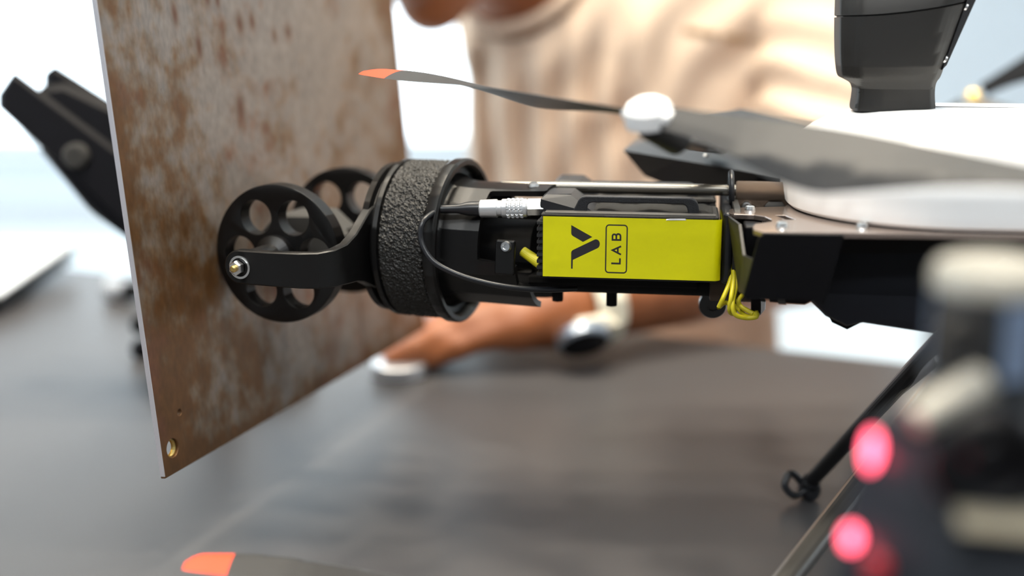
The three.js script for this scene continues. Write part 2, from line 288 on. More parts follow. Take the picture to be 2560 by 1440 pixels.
// ---------------------------------------------------------------- inspection probe: wheels, foam drum, tube, rods
const FA = new Frame(W(0.056, 0.561, -0.0985), -8 * Math.PI / 180);
const screwZ = (r, h) => [latheZ([[r * 0.42, h * 0.55], [r * 0.5, h], [r * 0.8, h * 0.85], [r, h * 0.35], [r, 0], [0, 0]], 28), latheZ([[0, h * 0.45], [r * 0.5, h * 0.45], [r * 0.5, h * 0.6]], 6)];
const screwY = (r, h) => screwZ(r, h).map((g) => g.rotateX(-Math.PI / 2));
const probe = thing('inspection_probe', 'black wheeled inspection probe with a foam-wrapped drum reaching to the rusty plate', 'probe', FH.p(0.06, 0, 0));
{
  const wheelGeo = () => {
    const s = new THREE.Shape(); s.absarc(0, 0, 0.0334, 0, Math.PI * 2);
    for (let i = 0; i < 6; i++) { const h = new THREE.Path(), a = (i * 60 + 2) * Math.PI / 180; h.absarc(0.0203 * Math.cos(a), 0.0203 * Math.sin(a), 0.0083, 0, Math.PI * 2, true); s.holes.push(h); }
    return creased(extr(s, 0.0085, 0.0005, 96).translate(0, 0, -0.00425), 0.5);
  };
  for (const l of [0.035, -0.035]) {
    const w = obj('wheel', FH.g(wheelGeo().translate(0, 0, l)), M.blackPrint, probe);
    const sgn = Math.sign(l);
    obj('hub', FH.g(latheZ([[0, 0], [0.0095, 0], [0.0095, 0.004], [0.0062, 0.007], [0.0062, 0.026], [0.0045, 0.0275], [0, 0.0275]], 40).rotateY(sgn < 0 ? Math.PI : 0).translate(0, 0, l + sgn * 0.004)), M.blackPrint, w);
  }
  obj('axle', FH.g(latheZ(rod(0.0025, -0.071, 0.071), 24)), M.steel, probe);
  // forks: strips that leave the drum face, bend forward and carry the axle
  for (const sgn of [1, -1]) {
    const path = [[0, 0.0695, 0.0078, -0.0078], [0.016, 0.0695, 0.0079, -0.0078], [0.030, 0.0692, 0.0083, -0.0078], [0.0375, 0.0672, 0.0086, -0.0078], [0.0418, 0.0615, 0.0092, -0.0078], [0.0435, 0.054, 0.0105, -0.0080], [0.0440, 0.046, 0.0138, -0.0085], [0.0442, 0.040, 0.0178, -0.010], [0.0442, 0.033, 0.0222, -0.013], [0.0442, 0.022, 0.0272, -0.018]];
    const rings = path.map(([a, l, t, b], i) => { const p = path[Math.max(i - 1, 0)], q = path[Math.min(i + 1, path.length - 1)], d = new THREE.Vector2(q[0] - p[0], q[1] - p[1]).normalize(), h = 0.0024, c = 0.0006; const na = -d.y, nl = d.x; return [[h, b + c], [h, t - c], [h - c, t], [-h + c, t], [-h, t - c], [-h, b + c], [-h + c, b], [h - c, b]].map(([k, y]) => V(a + na * k, y, sgn * (l + nl * k))); });
    const fork = obj('fork', [FH.g(loft(sgn > 0 ? rings.map((r) => r.reverse()) : rings, 0.5)), FH.g(latheZ(rod(0.0078, -0.0024, 0.0024, 0.0006), 48).translate(0, 0, sgn * 0.0695))], M.blackPrint, probe);
    if (sgn > 0) {
      obj('washer', FH.g(latheZ([[0.0043, 0], [0.0053, 0], [0.0053, 0.0006], [0.0043, 0.0006]], 40).translate(0.0004, 0, 0.0717)), M.steel, fork);
      obj('nut', FH.g(latheZ([[0, 0], [0.0034, 0], [0.0034, 0.0026], [0.0028, 0.0031], [0, 0.0031]], 6).translate(-0.0002, 0, 0.0724)), M.steel, fork);
      obj('axle_end', FH.g(latheZ([[0, 0], [0.0016, 0], [0.0016, 0.0014], [0.001, 0.0019], [0, 0.0019]], 20).translate(-0.0002, 0, 0.0753)), M.brass, fork, 'brass tipped axle end');
    }
  }
  // sensor block between the wheels, on its own arm
  const sb = obj('sensor_block', FH.g(hull([[-0.024, -0.012], [-0.027, 0.002], [-0.016, 0.013], [0.004, 0.014], [0.016, 0.004], [0.016, -0.012]].flatMap(([a, y]) => [V(a, y, -0.014), V(a, y, 0.012)]), 0.001)), M.caseTop, probe);
  obj('sensor_face', FH.g(box(-0.0295, -0.0275, -0.010, 0.001, -0.011, 0.009, 0.0005)), M.bronze, sb);
  obj('sensor_arm', FH.g(hull([[0.010, 0.0045], [0.046, 0.0105], [0.046, -0.012], [0.010, -0.010]].flatMap(([a, y]) => [V(a, y, -0.020), V(a, y, -0.004)]), 0.001)), M.blackPrint, probe);
  const dy = 0.005;
  obj('drum_flange', FH.g(latheX([[0, 0.0415], [0.034, 0.0415], [0.0362, 0.0421], [0.0364, 0.0452], [0.0340, 0.0462], [0.0340, 0.0482], [0.0376, 0.0488], [0.0382, 0.0496], [0.0382, 0.0518], [0.0370, 0.0524], [0.035, 0.0526], [0, 0.0526]], 128).translate(0, dy, 0)), M.blackPrint, probe);
  { // foam band, with a torn-cell surface
    const na = 64, np = 680, rings = [];
    for (let i = 0; i <= na; i++) { const a = lerp(0.0522, 0.0752, i / na), e = Math.min(i, na - i) / 3; rings.push(Array.from({ length: np }, (_, k) => { const f = k / np * Math.PI * 2, c = Math.cos(f), s = Math.sin(f); const n = perlin.noise(c * 26, s * 26, a * 700) * 0.0006 + perlin.noise(c * 48, s * 48, a * 1250) * 0.0005 + perlin.noise(c * 6, s * 6, a * 90) * 0.0003; const r = 0.0379 + n - (e < 1 ? (1 - e) * 0.0012 : 0); return V(a, s * r, c * r); })); }
    obj('foam_band', FH.g(loft(rings.map((r) => r.reverse()), 0).translate(0, dy, 0)), M.foam, probe);
  }
  obj('drum_rim', FH.g(latheX([[0.0, 0.0752], [0.0372, 0.0752], [0.0390, 0.0756], [0.0396, 0.0768], [0.0396, 0.0806], [0.0386, 0.0816], [0.0366, 0.0816], [0.0358, 0.0806], [0.0352, 0.0768], [0.0300, 0.0762], [0, 0.0762]], 128).translate(0, dy, 0)), M.blackPrint, probe);
  { // tube whose end is cut into three fingers that hold the rods
    const np = 240, na = 10, end = (f) => { let e = 0.0985; for (const [c, w, len] of [[1.50, 0.36, 0.125], [-0.36, 0.26, 0.1165], [-0.95, 0.5, 0.122], [-2.3, 0.5, 0.122], [2.8, 0.4, 0.118]]) { let d = Math.abs(((f - c + 3 * Math.PI) % (2 * Math.PI)) - Math.PI); e = Math.max(e, lerp(len, 0.0985, smooth(d, w * 0.72, w))); } return e; };
    const outer = [], inner = [];
    for (let i = 0; i <= na; i++) { const t = i / na, R = [], Q = []; for (let k = 0; k < np; k++) { const f = k / np * Math.PI * 2, a = lerp(0.0768, end(f), t), fl = 0.0035 * Math.exp(-(a - 0.0768) / 0.003), c = Math.cos(f), s = Math.sin(f); R.push(V(a, s * (0.0290 + fl), c * (0.0290 + fl))); Q.push(V(a, s * 0.0262, c * 0.0262)); } outer.push(R); inner.push(Q); }
    const rings = [...inner, ...outer.reverse()];
    obj('tube', FH.g(loft(rings, 0.7, false).translate(0, dy, 0)), M.blackPrint, probe);
    obj('tube_tab', FH.g(box(0.1070, 0.1165, -0.0120, 0.0042, 0.0264, 0.0291, 0.0012).applyMatrix4(new THREE.Matrix4().makeRotationX(-0.10)).translate(0, dy, 0)), M.blackPrint, probe);
    obj('tube_core', FH.g(latheX([[0, 0.0765], [0.0255, 0.0765], [0.0255, 0.090], [0.012, 0.092], [0.012, 0.118], [0, 0.118]], 48).translate(0, dy, 0)), M.blackMatte, probe);
    const f1 = 0.10; const n1 = new THREE.Matrix4().makeRotationX(-f1);
    for (const [f, a, r] of [[0.14, 0.1125, 0.0026], [1.42, 0.117, 0.0026]]) { const sg = screwZ(r, 0.0016).map((g) => FH.g(g.translate(0, 0, 0.029).applyMatrix4(new THREE.Matrix4().makeRotationX(-f)).translate(a, dy, 0))); obj('screw', sg, M.steel, probe, 'bright steel screw'); }
  }
  // rods
  obj('rod', FA.g(latheX(rod(0.00265, -0.062, 0.082), 32).translate(0, 0.0221, 0)), M.polished, probe);
  obj('rod', FA.g(latheX(rod(0.0042, -0.062, 0.078), 32).translate(0, -0.0205, 0.017)), M.blackMatte, probe);
  obj('rod', FA.g(latheX(rod(0.0042, -0.062, 0.078), 32).translate(0, -0.0205, -0.017)), M.blackMatte, probe);
  for (const l of [0.017, -0.017]) obj('rod_sleeve', FA.g(latheX([[0.0043, 0.0375], [0.0062, 0.0378], [0.0064, 0.0385], [0.0064, 0.062], [0.0043, 0.062]], 32).translate(0, -0.0205, l)), M.bronze, probe);
  obj('cable_tray', FA.g(box(-0.046, 0.032, -0.0205, -0.0165, -0.022, 0.022, 0.001)), M.blackMatte, probe);
  for (const [a, h] of [[-0.033, 0.005], [-0.0075, 0.0065]]) obj('standoff', FA.g(latheY(rod(0.0029, -0.0255 - h, -0.0165), 6).translate(a, 0, 0.012)), M.blackMatte, probe);
  obj('end_plate', FA.g(extr(rrect(-0.036, 0.034, -0.027, 0.0185, 0.005), 0.003, 0.0004).rotateY(Math.PI / 2).translate(0.0465, 0, 0)), M.blackCoat, probe);
  obj('rubber_buffer', FA.g(box(0.0419, 0.0463, -0.0150, 0.0172, -0.030, 0.0365, 0.0018, 3)), M.rubber, probe);
  obj('rubber_ring', FA.g(new THREE.TorusGeometry(0.0078, 0.0013, 14, 56).rotateY(Math.PI / 2).rotateZ(0.04).translate(0.0462, 0.0228, 0.0025)), M.rubber, probe);
  obj('rubber_roller', FA.g(latheZ([[0, -0.003], [0.0062, -0.003], [0.0066, -0.0018], [0.0066, 0.0018], [0.0062, 0.003], [0.0028, 0.003], [0.0028, 0.002], [0, 0.002]], 40).translate(0.0395, -0.0305, 0.008)), M.rubber, probe);
  // clamp that takes the top rod into the airframe
  const cl = obj('rod_clamp', [FA.g(latheX([[0.0027, 0.0485], [0.0042, 0.0485], [0.0047, 0.0491], [0.0047, 0.0785], [0.0027, 0.0785]], 40).translate(0, 0.0218, 0)), FA.g(extr((() => { const s = new THREE.Shape(); s.moveTo(0.0485, 0.02); s.lineTo(0.0785, 0.02); s.lineTo(0.0785, 0.0128); s.lineTo(0.0715, 0.0128); s.lineTo(0.0715, 0.0135); s.absarc(0.0665, 0.0135, 0.005, 0, Math.PI * 0.86); s.lineTo(0.0595, 0.0128); s.lineTo(0.0485, 0.0128); return s; })(), 0.004, 0.0004).translate(0, 0, -0.001))], M.bronze, probe);
  obj('screw', screwZ(0.0026, 0.0018).map((g) => FA.g(g.translate(0.0535, 0.0152, 0.003))), M.steel, cl, 'bright steel screw');
  obj('yellow_plug', FA.g(bar(V(-0.0475, -0.0035, 0.030), V(-0.038, -0.0088, 0.034), 0.0023, 0.0026)), M.wire, probe, 'yellow plug behind the box end');
}

// ---------------------------------------------------------------- instrument boxes on both sides of the rods
function instrumentBox(dl, label, full) {
  const g = (geo) => FA.g(geo.translate(0, 0, dl));
  const t = thing('instrument_box', label, 'electronics box', FA.p(0.002, -0.0135, 0.024 + dl), 'instrument boxes strapped along the probe rods');
  obj('case', [g(box(-0.0385, 0.0402, -0.0135, 0.0145, 0.006, 0.0416, 0.0016, 3)), ...Array.from({ length: 9 }, (_, i) => g(box(-0.0396, -0.0368, -0.0123 + i * 0.0029, -0.0106 + i * 0.0029, 0.010, 0.0421, 0.0004)))], M.casing, t);
  obj('lid', [g(box(-0.0378, 0.0395, 0.0145, 0.0158, 0.0075, 0.0408, 0.0006)), g(hull([[-0.036, 0.034], [-0.036, 0.0400], [0.0385, 0.0400], [0.0385, 0.0365], [-0.018, 0.0365], [-0.02, 0.034]].flatMap(([a, l]) => [V(a, 0.0155, l), V(a, 0.0162, l)]), 0.0003))], M.caseTop, t);
  obj('lid_gasket', g(extr(rrect(-0.012, 0.0402, 0.0065, 0.0412, 0.0035), 0.0012, 0.0004).rotateX(Math.PI / 2).translate(0, 0.0154, 0)), M.blackMatte, t);
  { const rings = []; for (let i = 0; i <= 30; i++) { const a = lerp(-0.0165, 0.0375, i / 30), b = 0.0166 + 0.0008 * fbm(a * 90, 2, 1) + (i < 2 || i > 28 ? -0.0008 : 0) + 0.0006 * Math.sin(i * 0.5); rings.push([V(a, 0.0150, 0.0095), V(a, b, 0.011), V(a, b + 0.0006 * fbm(a * 200, 9), 0.022), V(a, b, 0.032), V(a, 0.0150, 0.0335)]); } obj('foam_pad', g(loft(rings.map((r) => r.reverse()), 0.9)), M.felt, t); }
  obj('port_block', [g(hull([[-0.0388, 0.0146, 0.0085, 0.0345], [-0.0384, 0.0212, 0.0085, 0.0345], [-0.0365, 0.0226, 0.0095, 0.0318], [-0.0255, 0.0226, 0.0095, 0.0318], [-0.0150, 0.0152, 0.0085, 0.0345]].flatMap(([a, y, l0, l1]) => [V(a, y, l0), V(a, y, l1)]), 0.0004)), g(hull([[-0.0362, 0.0226], [-0.0268, 0.0226], [-0.0255, 0.0229]].flatMap(([a, y]) => [V(a, y, 0.012), V(a, y + 0.0003, 0.030)])))], M.casing, t);
  { const s = new THREE.Shape(), h = 0.0040; s.moveTo(-0.0245, 0.0158); s.lineTo(-0.0222, 0.0203); s.quadraticCurveTo(-0.0212, 0.0229, -0.0182, 0.0231); s.lineTo(0.0265, 0.0231); s.quadraticCurveTo(0.0302, 0.0229, 0.0310, 0.0198); s.lineTo(0.0317, 0.0158); s.lineTo(0.0267, 0.0158); s.lineTo(0.0262, 0.0182); s.quadraticCurveTo(0.0256, 0.0201, 0.0238, 0.0203); s.lineTo(-0.0152, 0.0203); s.quadraticCurveTo(-0.0174, 0.0201, -0.0178, 0.0184); s.lineTo(-0.0180, 0.0158); obj('handle', g(extr(s, h, 0.0005, 12).translate(0, 0, 0.0315)), M.casing, t); }
  if (!full) return t;
  // adhesive label wrapped round the face and one end
  const cv = document.createElement('canvas'); cv.width = 2048; cv.height = 640; const c = cv.getContext('2d');
  const K = 640 / 515, U0 = 395, V0 = 495; // label drawn in the photograph's proportions
  c.fillStyle = '#dcd800'; c.fillRect(0, 0, 2048, 640);
  c.save(); c.scale(K * 1.005, K); c.translate(-U0, -V0); c.fillStyle = '#2a282c'; c.strokeStyle = '#2a282c';
  c.beginPath(); c.moveTo(643, 565); c.lineTo(828, 662); c.lineTo(747, 706); c.lineTo(662, 660); c.quadraticCurveTo(643, 650, 643, 630); c.closePath(); c.fill();
  c.beginPath(); c.moveTo(852, 682); c.quadraticCurveTo(885, 678, 894, 712); c.quadraticCurveTo(897, 745, 872, 758); c.lineTo(660, 862); c.lineTo(659, 938); c.lineTo(645, 938); c.lineTo(645, 802); c.quadraticCurveTo(646, 784, 662, 776); c.closePath(); c.fill();
  c.lineWidth = 11; c.beginPath(); c.roundRect(948, 557, 182, 405, 26); c.stroke();
  c.lineWidth = 15; c.lineJoin = 'miter';
  c.beginPath(); c.moveTo(997, 883); c.lineTo(1072, 883); c.lineTo(1072, 838); c.stroke();                                    // L
  c.beginPath(); c.moveTo(1080, 806); c.lineTo(1006, 770); c.lineTo(1080, 735); c.moveTo(1052, 793); c.lineTo(1052, 748); c.stroke();  // A
  c.beginPath(); c.moveTo(997, 682); c.lineTo(1080, 682); c.moveTo(1004, 688); c.lineTo(1004, 650); c.quadraticCurveTo(1006, 634, 1020, 635); c.quadraticCurveTo(1036, 636, 1037, 652); c.lineTo(1037, 684); c.moveTo(1037, 650); c.quadraticCurveTo(1039, 631, 1055, 632); c.quadraticCurveTo(1072, 633, 1073, 652); c.lineTo(1073, 688); c.stroke(); // B
  c.restore();
  const tx = new THREE.CanvasTexture(cv); tx.colorSpace = THREE.SRGBColorSpace; tx.anisotropy = 8;
  M.label = std(1, 1, 1, 0.38); M.label.map = tx;
  M.label.bumpMap = dataTex(512, 256, (u, v) => { const s = 0.5 + 0.45 * fbm(u * 12, v * 5, 2, 3); return [s, s, s]; }, false); M.label.bumpScale = 0.00012;
  const path = []; for (let i = 0; i <= 60; i++) path.push([lerp(-0.0368, 0.0382, i / 60), 0.0419]); for (let i = 1; i <= 8; i++) { const f = i / 8 * Math.PI / 2; path.push([0.0382 + 0.0032 * Math.sin(f), 0.0387 + 0.0032 * Math.cos(f)]); } for (let i = 1; i <= 8; i++) path.push([0.0414, lerp(0.0387, 0.010, i / 8)]);
  let len = 0; const S = path.map((p, i) => { if (i) len += Math.hypot(p[0] - path[i - 1][0], p[1] - path[i - 1][1]); return len; });
  const face = 1522 / 2048 * K * 1.005, scaleU = face / (0.0368 + 0.0402), nv = 12, pos = [], uvs = [], idx = [];
  path.forEach(([a, l], i) => { for (let j = 0; j <= nv; j++) { const v = j / nv, y = lerp(-0.0124, 0.0147, v), wv = 0.00018 * fbm(a * 60, v * 3, 5) + (j === nv ? 0.0004 * Math.max(0, perlin.noise(a * 160, 3, 1)) : 0); const cx = i > 60 ? Math.min(1, (i - 60) / 8) : 0; pos.push(a + wv * cx, y, l + wv * (1 - cx)); uvs.push(S[i] * scaleU, v); } });
  for (let i = 0; i < path.length - 1; i++) for (let j = 0; j < nv; j++) { const a = i * (nv + 1) + j, b = a + nv + 1; idx.push(a, b, b + 1, a, b + 1, a + 1); }
  const lg = new THREE.BufferGeometry(); lg.setAttribute('position', new THREE.Float32BufferAttribute(pos, 3)); lg.setAttribute('uv', new THREE.Float32BufferAttribute(uvs, 2)); lg.setIndex(idx); lg.computeVertexNormals();
  obj('label', g(lg), M.label, t, 'bright yellow adhesive label with black logo and lettering');
  obj('label_tear', g(hull([V(0.0172, 0.0141, 0.0421), V(0.0258, 0.0143, 0.0421), V(0.0255, 0.0150, 0.0421), V(0.0235, 0.0147, 0.0422), V(0.019, 0.0149, 0.0422), V(0.0172, 0.0146, 0.0419)], 0)), M.white, t, 'torn white paper edge of the label');
  // connector and its cable
  const ax = (pts, seg) => g(latheX(pts, seg).rotateZ(0.035).translate(-0.0385, 0.0168, 0.031));
  const con = obj('connector', [ax([[0, 0.001], [0.0040, 0.001], [0.0042, 0], [0.0042, -0.0062], [0.0036, -0.0066]].map(([r, a]) => [r, a]).reverse(), 8)], M.chrome, t, 'chrome plug collar');
  const knurl = []; { const na = 24, np = 96, rings = []; for (let i = 0; i <= na; i++) { const a = lerp(-0.0185, -0.0064, i / na); rings.push(Array.from({ length: np }, (_, k) => { const f = k / np * Math.PI * 2; const r = 0.00425 + (i > 5 && i < 20 ? 0.00028 * (Math.sin(f * 24) > 0 ? 1 : -1) * (Math.floor(i / 2) % 2 ? 1 : -0.2) : 0) - (i === 0 || i === na ? 0.0006 : 0); return V(a, Math.sin(f) * r, Math.cos(f) * r); })); } knurl.push(loft(rings.map((r) => r.reverse()), 0.5)); }
  obj('knurled_sleeve', g(knurl[0].rotateZ(0.035).translate(-0.0385, 0.0168, 0.031)), M.satin, con);
  obj('plug_barrel', ax([[0, -0.0285], [0.0036, -0.0285], [0.0040, -0.028], [0.0042, -0.0205], [0.0036, -0.0200], [0.0036, -0.0184], [0, -0.0184]], 48), M.satin, con);
  obj('strain_relief', ax([[0, -0.047], [0.0014, -0.047], [0.0019, -0.0465], [0.0021, -0.0385], [0.0032, -0.034], [0.0034, -0.0284], [0, -0.0284]], 36), M.rubber, con, 'black rubber cable boot');
  const start = FA.p(-0.0385 - 0.0465, 0.0168 - 0.0018, 0.031 + dl), sz = 0.532;
  obj('cable', tube([FA.p(-0.0385 - 0.045, 0.0168 - 0.0016, 0.031 + dl), start, P(1057, 556, 0.5385), P(1053, 600, 0.538), P(1078, 648, 0.537), P(1132, 681, 0.536), P(1210, 706, 0.535), P(1290, 720, 0.5375), P(1360, 724, 0.543), P(1440, 722, 0.552)], 0.00135, 120), M.rubber, t, 'thin black cable looping under the box');
  return t;
}
instrumentBox(0, 'black electronics box with a bright yellow logo label and a plugged silver connector', true);
instrumentBox(-0.0505, 'plain black electronics box with a carry handle, behind the rods and the yellow labelled box', false);

// ---------------------------------------------------------------- drone
const drone = thing('drone', 'drone with a white shell, black antenna mast and thin carbon legs standing on the table', 'drone', FA.p(0.2, TABLE_Y - CAM_Y + 0.0985, 0));
{
  const YP = 0.0172;                                            // top of the carrier plate in the arm frame
  const hitY = (px, py, y = YP) => { const q = FA.hit(px, py, 'y', y); return [q.x, -q.z]; };
  const hitL = (px, py, l) => { const q = FA.hit(px, py, 'z', l); return [q.x, q.y]; };
  // carrier plate with fingers at its left end
  const pl = new THREE.Shape();
  const pts = [[1960, 516], [1838, 519], [1822, 524], [1822, 531], [1835, 535], [1885, 537], [1912, 541], [1928, 548], [1930, 553], [1912, 556], [1888, 559], [1881, 566], [1884, 574], [1905, 580], [2300, 584]].map(([x, y]) => hitY(x, y));
  const right = 0.36, front = -pts[pts.length - 1][1];
  pl.setFromPoints([...pts, [right, pts[pts.length - 1][1]], [right, 0.085], [pts[0][0] + 0.03, 0.085]].map((p) => new THREE.Vector2(...p)));
  const hp = new THREE.Path([[1939, 538], [1962, 538], [1990, 549], [1966, 549]].map((p) => new THREE.Vector2(...hitY(...p)))); pl.holes.push(hp);
  const plate = obj('carrier_plate', FA.g(extr(pl, 0.0022, 0.0003).rotateX(-Math.PI / 2).translate(0, YP - 0.0022, 0)), M.anodised, drone);
  for (const [px, py, r] of [[1875, 525, 0.0024], [1955, 566, 0.0025], [2155, 567, 0.0025]]) { const [a, nl] = hitY(px, py); obj('screw', screwY(r, 0.002).map((g) => FA.g(g.translate(a, YP, -nl))), M.steel, plate, 'bright steel screw'); }
  // white shell
  {
    const a0 = 0.0695, a1 = 0.34, w = 0.078, rc = 0.066, prof = [[0.0004, 0.003], [0.002, 0.0012], [0.006, 0.0004], [0.012, 0], [0.018, 0.0006], [0.024, 0.0028], [0.030, 0.0072], [0.035, 0.0130], [0.039, 0.0205], [0.0415, 0.028], [0.0430, 0.036], [0.0438, 0.046], [0.0442, 0.058]];
    const ring = (y, ins) => { const out = [], r = Math.max(rc - ins * 0.75, 0.004), A0 = a0 + ins, A1 = a1 - ins, B = w - ins; for (const [cx, cz, f0] of [[A1 - r, B - r, 0], [A0 + r, B - r, 1], [A0 + r, -B + r, 2], [A1 - r, -B + r, 3]]) for (let i = 0; i < 24; i++) { const f = (f0 + i / 23) * Math.PI / 2; out.push(V(cx + r * Math.cos(f), y, cz + r * Math.sin(f))); } return out; };
    const rings = prof.map(([y, ins]) => ring(YP + y, ins));
    obj('top_shell', FA.g(loft(rings.map((r) => r.reverse()), 0.5)), M.white, drone, 'glossy white shell');
    const s = new THREE.Shape(); ring(0, 0.004).forEach((p, i) => (i ? s.lineTo(p.x, -p.z) : s.moveTo(p.x, -p.z))); obj('shell_seal', FA.g(extr(s, 0.0006, 0).rotateX(-Math.PI / 2).translate(0, YP, 0)), M.blackMatte, drone);
  }
  // side sheets below the plate
  const L0 = -hitY(1905, 580)[1];
  const sheetPts = [[1914, 583], [1902, 588], [1894, 600], [1858, 738], [1866, 748], [2024, 749], [2060, 762], [2110, 586]].map(([x, y]) => hitL(x, y, L0 - 0.001));
  obj('side_sheet', FA.g(extr(shape(sheetPts), 0.0016, 0.0003).translate(0, 0, L0 - 0.0016)), M.black, drone);
  {
    const A = (px, py, l) => { const [a, y] = hitL(px, py, l); return V(a, y, l); };
    const lf = -hitY(1830, 533)[1];
    const n1 = A(1895, 598, L0 - 0.001), n2 = A(1859, 738, L0 - 0.001), f1 = A(1819, 540, lf), f2 = A(1846, 728, lf + 0.018);
    const fix = (v, k) => v; const quad = [n2, f2, f1, f1.clone().lerp(n1, 0.38), f1.clone().lerp(n1, 0.5).lerp(n2, 0.42), n1.clone().lerp(n2, 0.36)];
    const c = V(0.0012, 0, 0); const g1 = new THREE.BufferGeometry(); const tri = []; const T = (a, b, d) => tri.push(a, b, d);
    const fan = (o) => { for (const [i, j, k] of [[0, 1, 4], [1, 2, 4], [2, 3, 4], [0, 4, 5]]) T(quad[i].clone().add(o), quad[j].clone().add(o), quad[k].clone().add(o)); };
    fan(V(0, 0, 0)); fan(c); for (let i = 0; i < 6; i++) { const a = quad[i], b = quad[(i + 1) % 6], a2 = a.clone().add(c), b2 = b.clone().add(c); T(a, b, b2); T(a, b2, a2); }
    g1.setAttribute('position', new THREE.Float32BufferAttribute(tri.flatMap((v) => [v.x, v.y, v.z]), 3)); g1.computeVertexNormals();
    obj('end_bracket', FA.g(g1), M.blackCoat, drone);
    obj('inner_bracket', FA.g(box(0.0502, 0.0585, -0.011, 0.0145, -0.012, 0.056, 0.001)), M.black, drone);
    obj('frame_beam', FA.g(box(0.058, 0.30, -0.016, 0.0145, -0.05, 0.058, 0.003)), M.blackMatte, drone);
  }
  { // belly
    const ps = [[2000, 610], [1992, 700], [2004, 735], [2033, 762], [2066, 795], [2118, 821], [2160, 812], [2330, 838], [2760, 900], [2760, 610]].map(([x, y]) => hitL(x, y, 0.058));
    obj('belly', FA.g(creased(extr(shape(ps), 0.116, 0.004, 6).translate(0, 0, -0.058), 0.5)), M.navy, drone);
    const q = [[2080, 806], [2118, 824], [2150, 808]].map(([x, y]) => hitL(x, y, 0.05)); obj('belly_catch', FA.g(extr(shape(q), 0.03, 0.0003).translate(0, 0, 0.02)), M.black, drone);
    const bl = [[1918, 735], [2030, 735], [2032, 752], [2012, 762], [1925, 756]].map(([x, y]) => hitL(x, y, 0.06)); const cb = obj('connector_block', FA.g(extr(shape(bl), 0.03, 0.0006).translate(0, 0, 0.03)), M.black, drone);
    const tp = [[1942, 737], [1958, 737], [1966, 761], [1946, 760]].map(([x, y]) => hitL(x, y, 0.0606)); obj('tape_band', FA.g(extr(shape(tp), 0.0305, 0.0001).translate(0, 0, 0.0302)), M.caseTop, cb);
    const pg = [[1878, 748], [1900, 748], [1900, 786], [1878, 784]].map(([x, y]) => hitL(x, y, 0.04)); obj('cable_plug', FA.g(extr(shape(pg), 0.006, 0.0004).translate(0, 0, 0.036)), M.black, drone);
    const pw = [[1900, 750], [1914, 752], [1913, 772], [1901, 786]].map(([x, y]) => hitL(x, y, 0.04)); obj('plug_latch', FA.g(extr(shape(pw), 0.005, 0.0004).translate(0, 0, 0.0362)), M.satin, drone, 'pale plug latch');
  }
  // yellow signal leads
  const lead = (pts) => obj('signal_lead', tube(pts.map(([x, y, z]) => P(x, y, z)), 0.00105, 60), M.wire, drone, 'yellow signal lead');
  lead([[1832, 662, .535], [1826, 700, .530], [1808, 745, .526], [1797, 768, .528]]);
  lead([[1832, 662, .533], [1834, 700, .527], [1828, 745, .522], [1824, 775, .524], [1836, 782, .532], [1850, 740, .54]]);
  lead([[1834, 662, .533], [1840, 710, .527], [1832, 760, .522], [1838, 786, .522], [1870, 795, .522], [1893, 790, .520], [1889, 778, .520]]);
  lead([[1797, 768, .528], [1815, 757, .535], [1840, 766, .532], [1862, 788, .526], [1884, 792, .522], [1891, 780, .520]]);
  lead([[1856, 738, .528], [1846, 752, .526], [1850, 764, .526], [1868, 776, .524], [1884, 784, .522]]);
  obj('lead_screw', screwZ(0.0022, 0.0016).map((g) => FA.g(g.translate(...FA.local(P(1831, 659, 0.540)).toArray()))), M.steel, drone, 'bright steel screw');
  // antenna mast
  {
    const keys = [[0.0600, 0.0985, 0.1335, 0.0165], [0.0612, 0.0982, 0.1337, 0.017], [0.066, 0.0986, 0.1332, 0.0166], [0.0692, 0.0986, 0.1330, 0.0166], [0.0716, 0.0976, 0.1331, 0.0172], [0.0734, 0.0946, 0.1336, 0.0186], [0.0748, 0.0922, 0.1345, 0.0194], [0.080, 0.0908, 0.1362, 0.0197], [0.090, 0.0898, 0.1398, 0.02], [0.1005, 0.0892, 0.1436, 0.0203]];
    const spl = new THREE.CatmullRomCurve3(keys.map(([y, l, r]) => V(y, l, r))), wid = new THREE.CatmullRomCurve3(keys.map(([y, , , w]) => V(y, w, 0))), sec = Array.from({ length: 55 }, (_, i) => { const p = spl.getPoint(i / 54); return [p.x, p.y, p.z, wid.getPoint(i / 54).y]; });
    const ring = ([y, l, r, w], tilt = 0) => { const n = 48, c = (l + r) / 2, h = (r - l) / 2; return Array.from({ length: n }, (_, i) => { const f = i / n * Math.PI * 2, cx = Math.cos(f), sx = Math.sin(f), e = 0.55; const x = Math.sign(cx) * Math.abs(cx) ** e * h, z = Math.sign(sx) * Math.abs(sx) ** e * w; return V(c + x, y + tilt * (x + h) ** 2 * 2.2, z); }); };
    const mast = obj('antenna_mast', FA.g(loft(sec.map((s, i) => ring(s, smooth(i, 38, 54)).reverse()), 0.6)), M.mast, drone);
    const up = [[0.1000, 0.0902, 0.1426, 0.0190], [0.1010, 0.0902, 0.1429, 0.0190], [0.1013, 0.0893, 0.1438, 0.0200], [0.1020, 0.0892, 0.1441, 0.0198], [0.112, 0.0888, 0.1478, 0.0165], [0.13, 0.0885, 0.154, 0.0095], [0.142, 0.0905, 0.156, 0.004]];
    obj('mast_cap', FA.g(loft(up.map((s) => ring(s, 1).reverse()), 0.6)), M.mast, mast);
    const d = [[2334, 172], [2346, 160], [2420, -6], [2398, -6]].map(([x, y]) => hitL(x, y, 0));
    obj('mast_side_plate', FA.g(extr(shape(d), 0.030, 0.0004).translate(0.0006, 0, -0.015)), M.casing, mast);
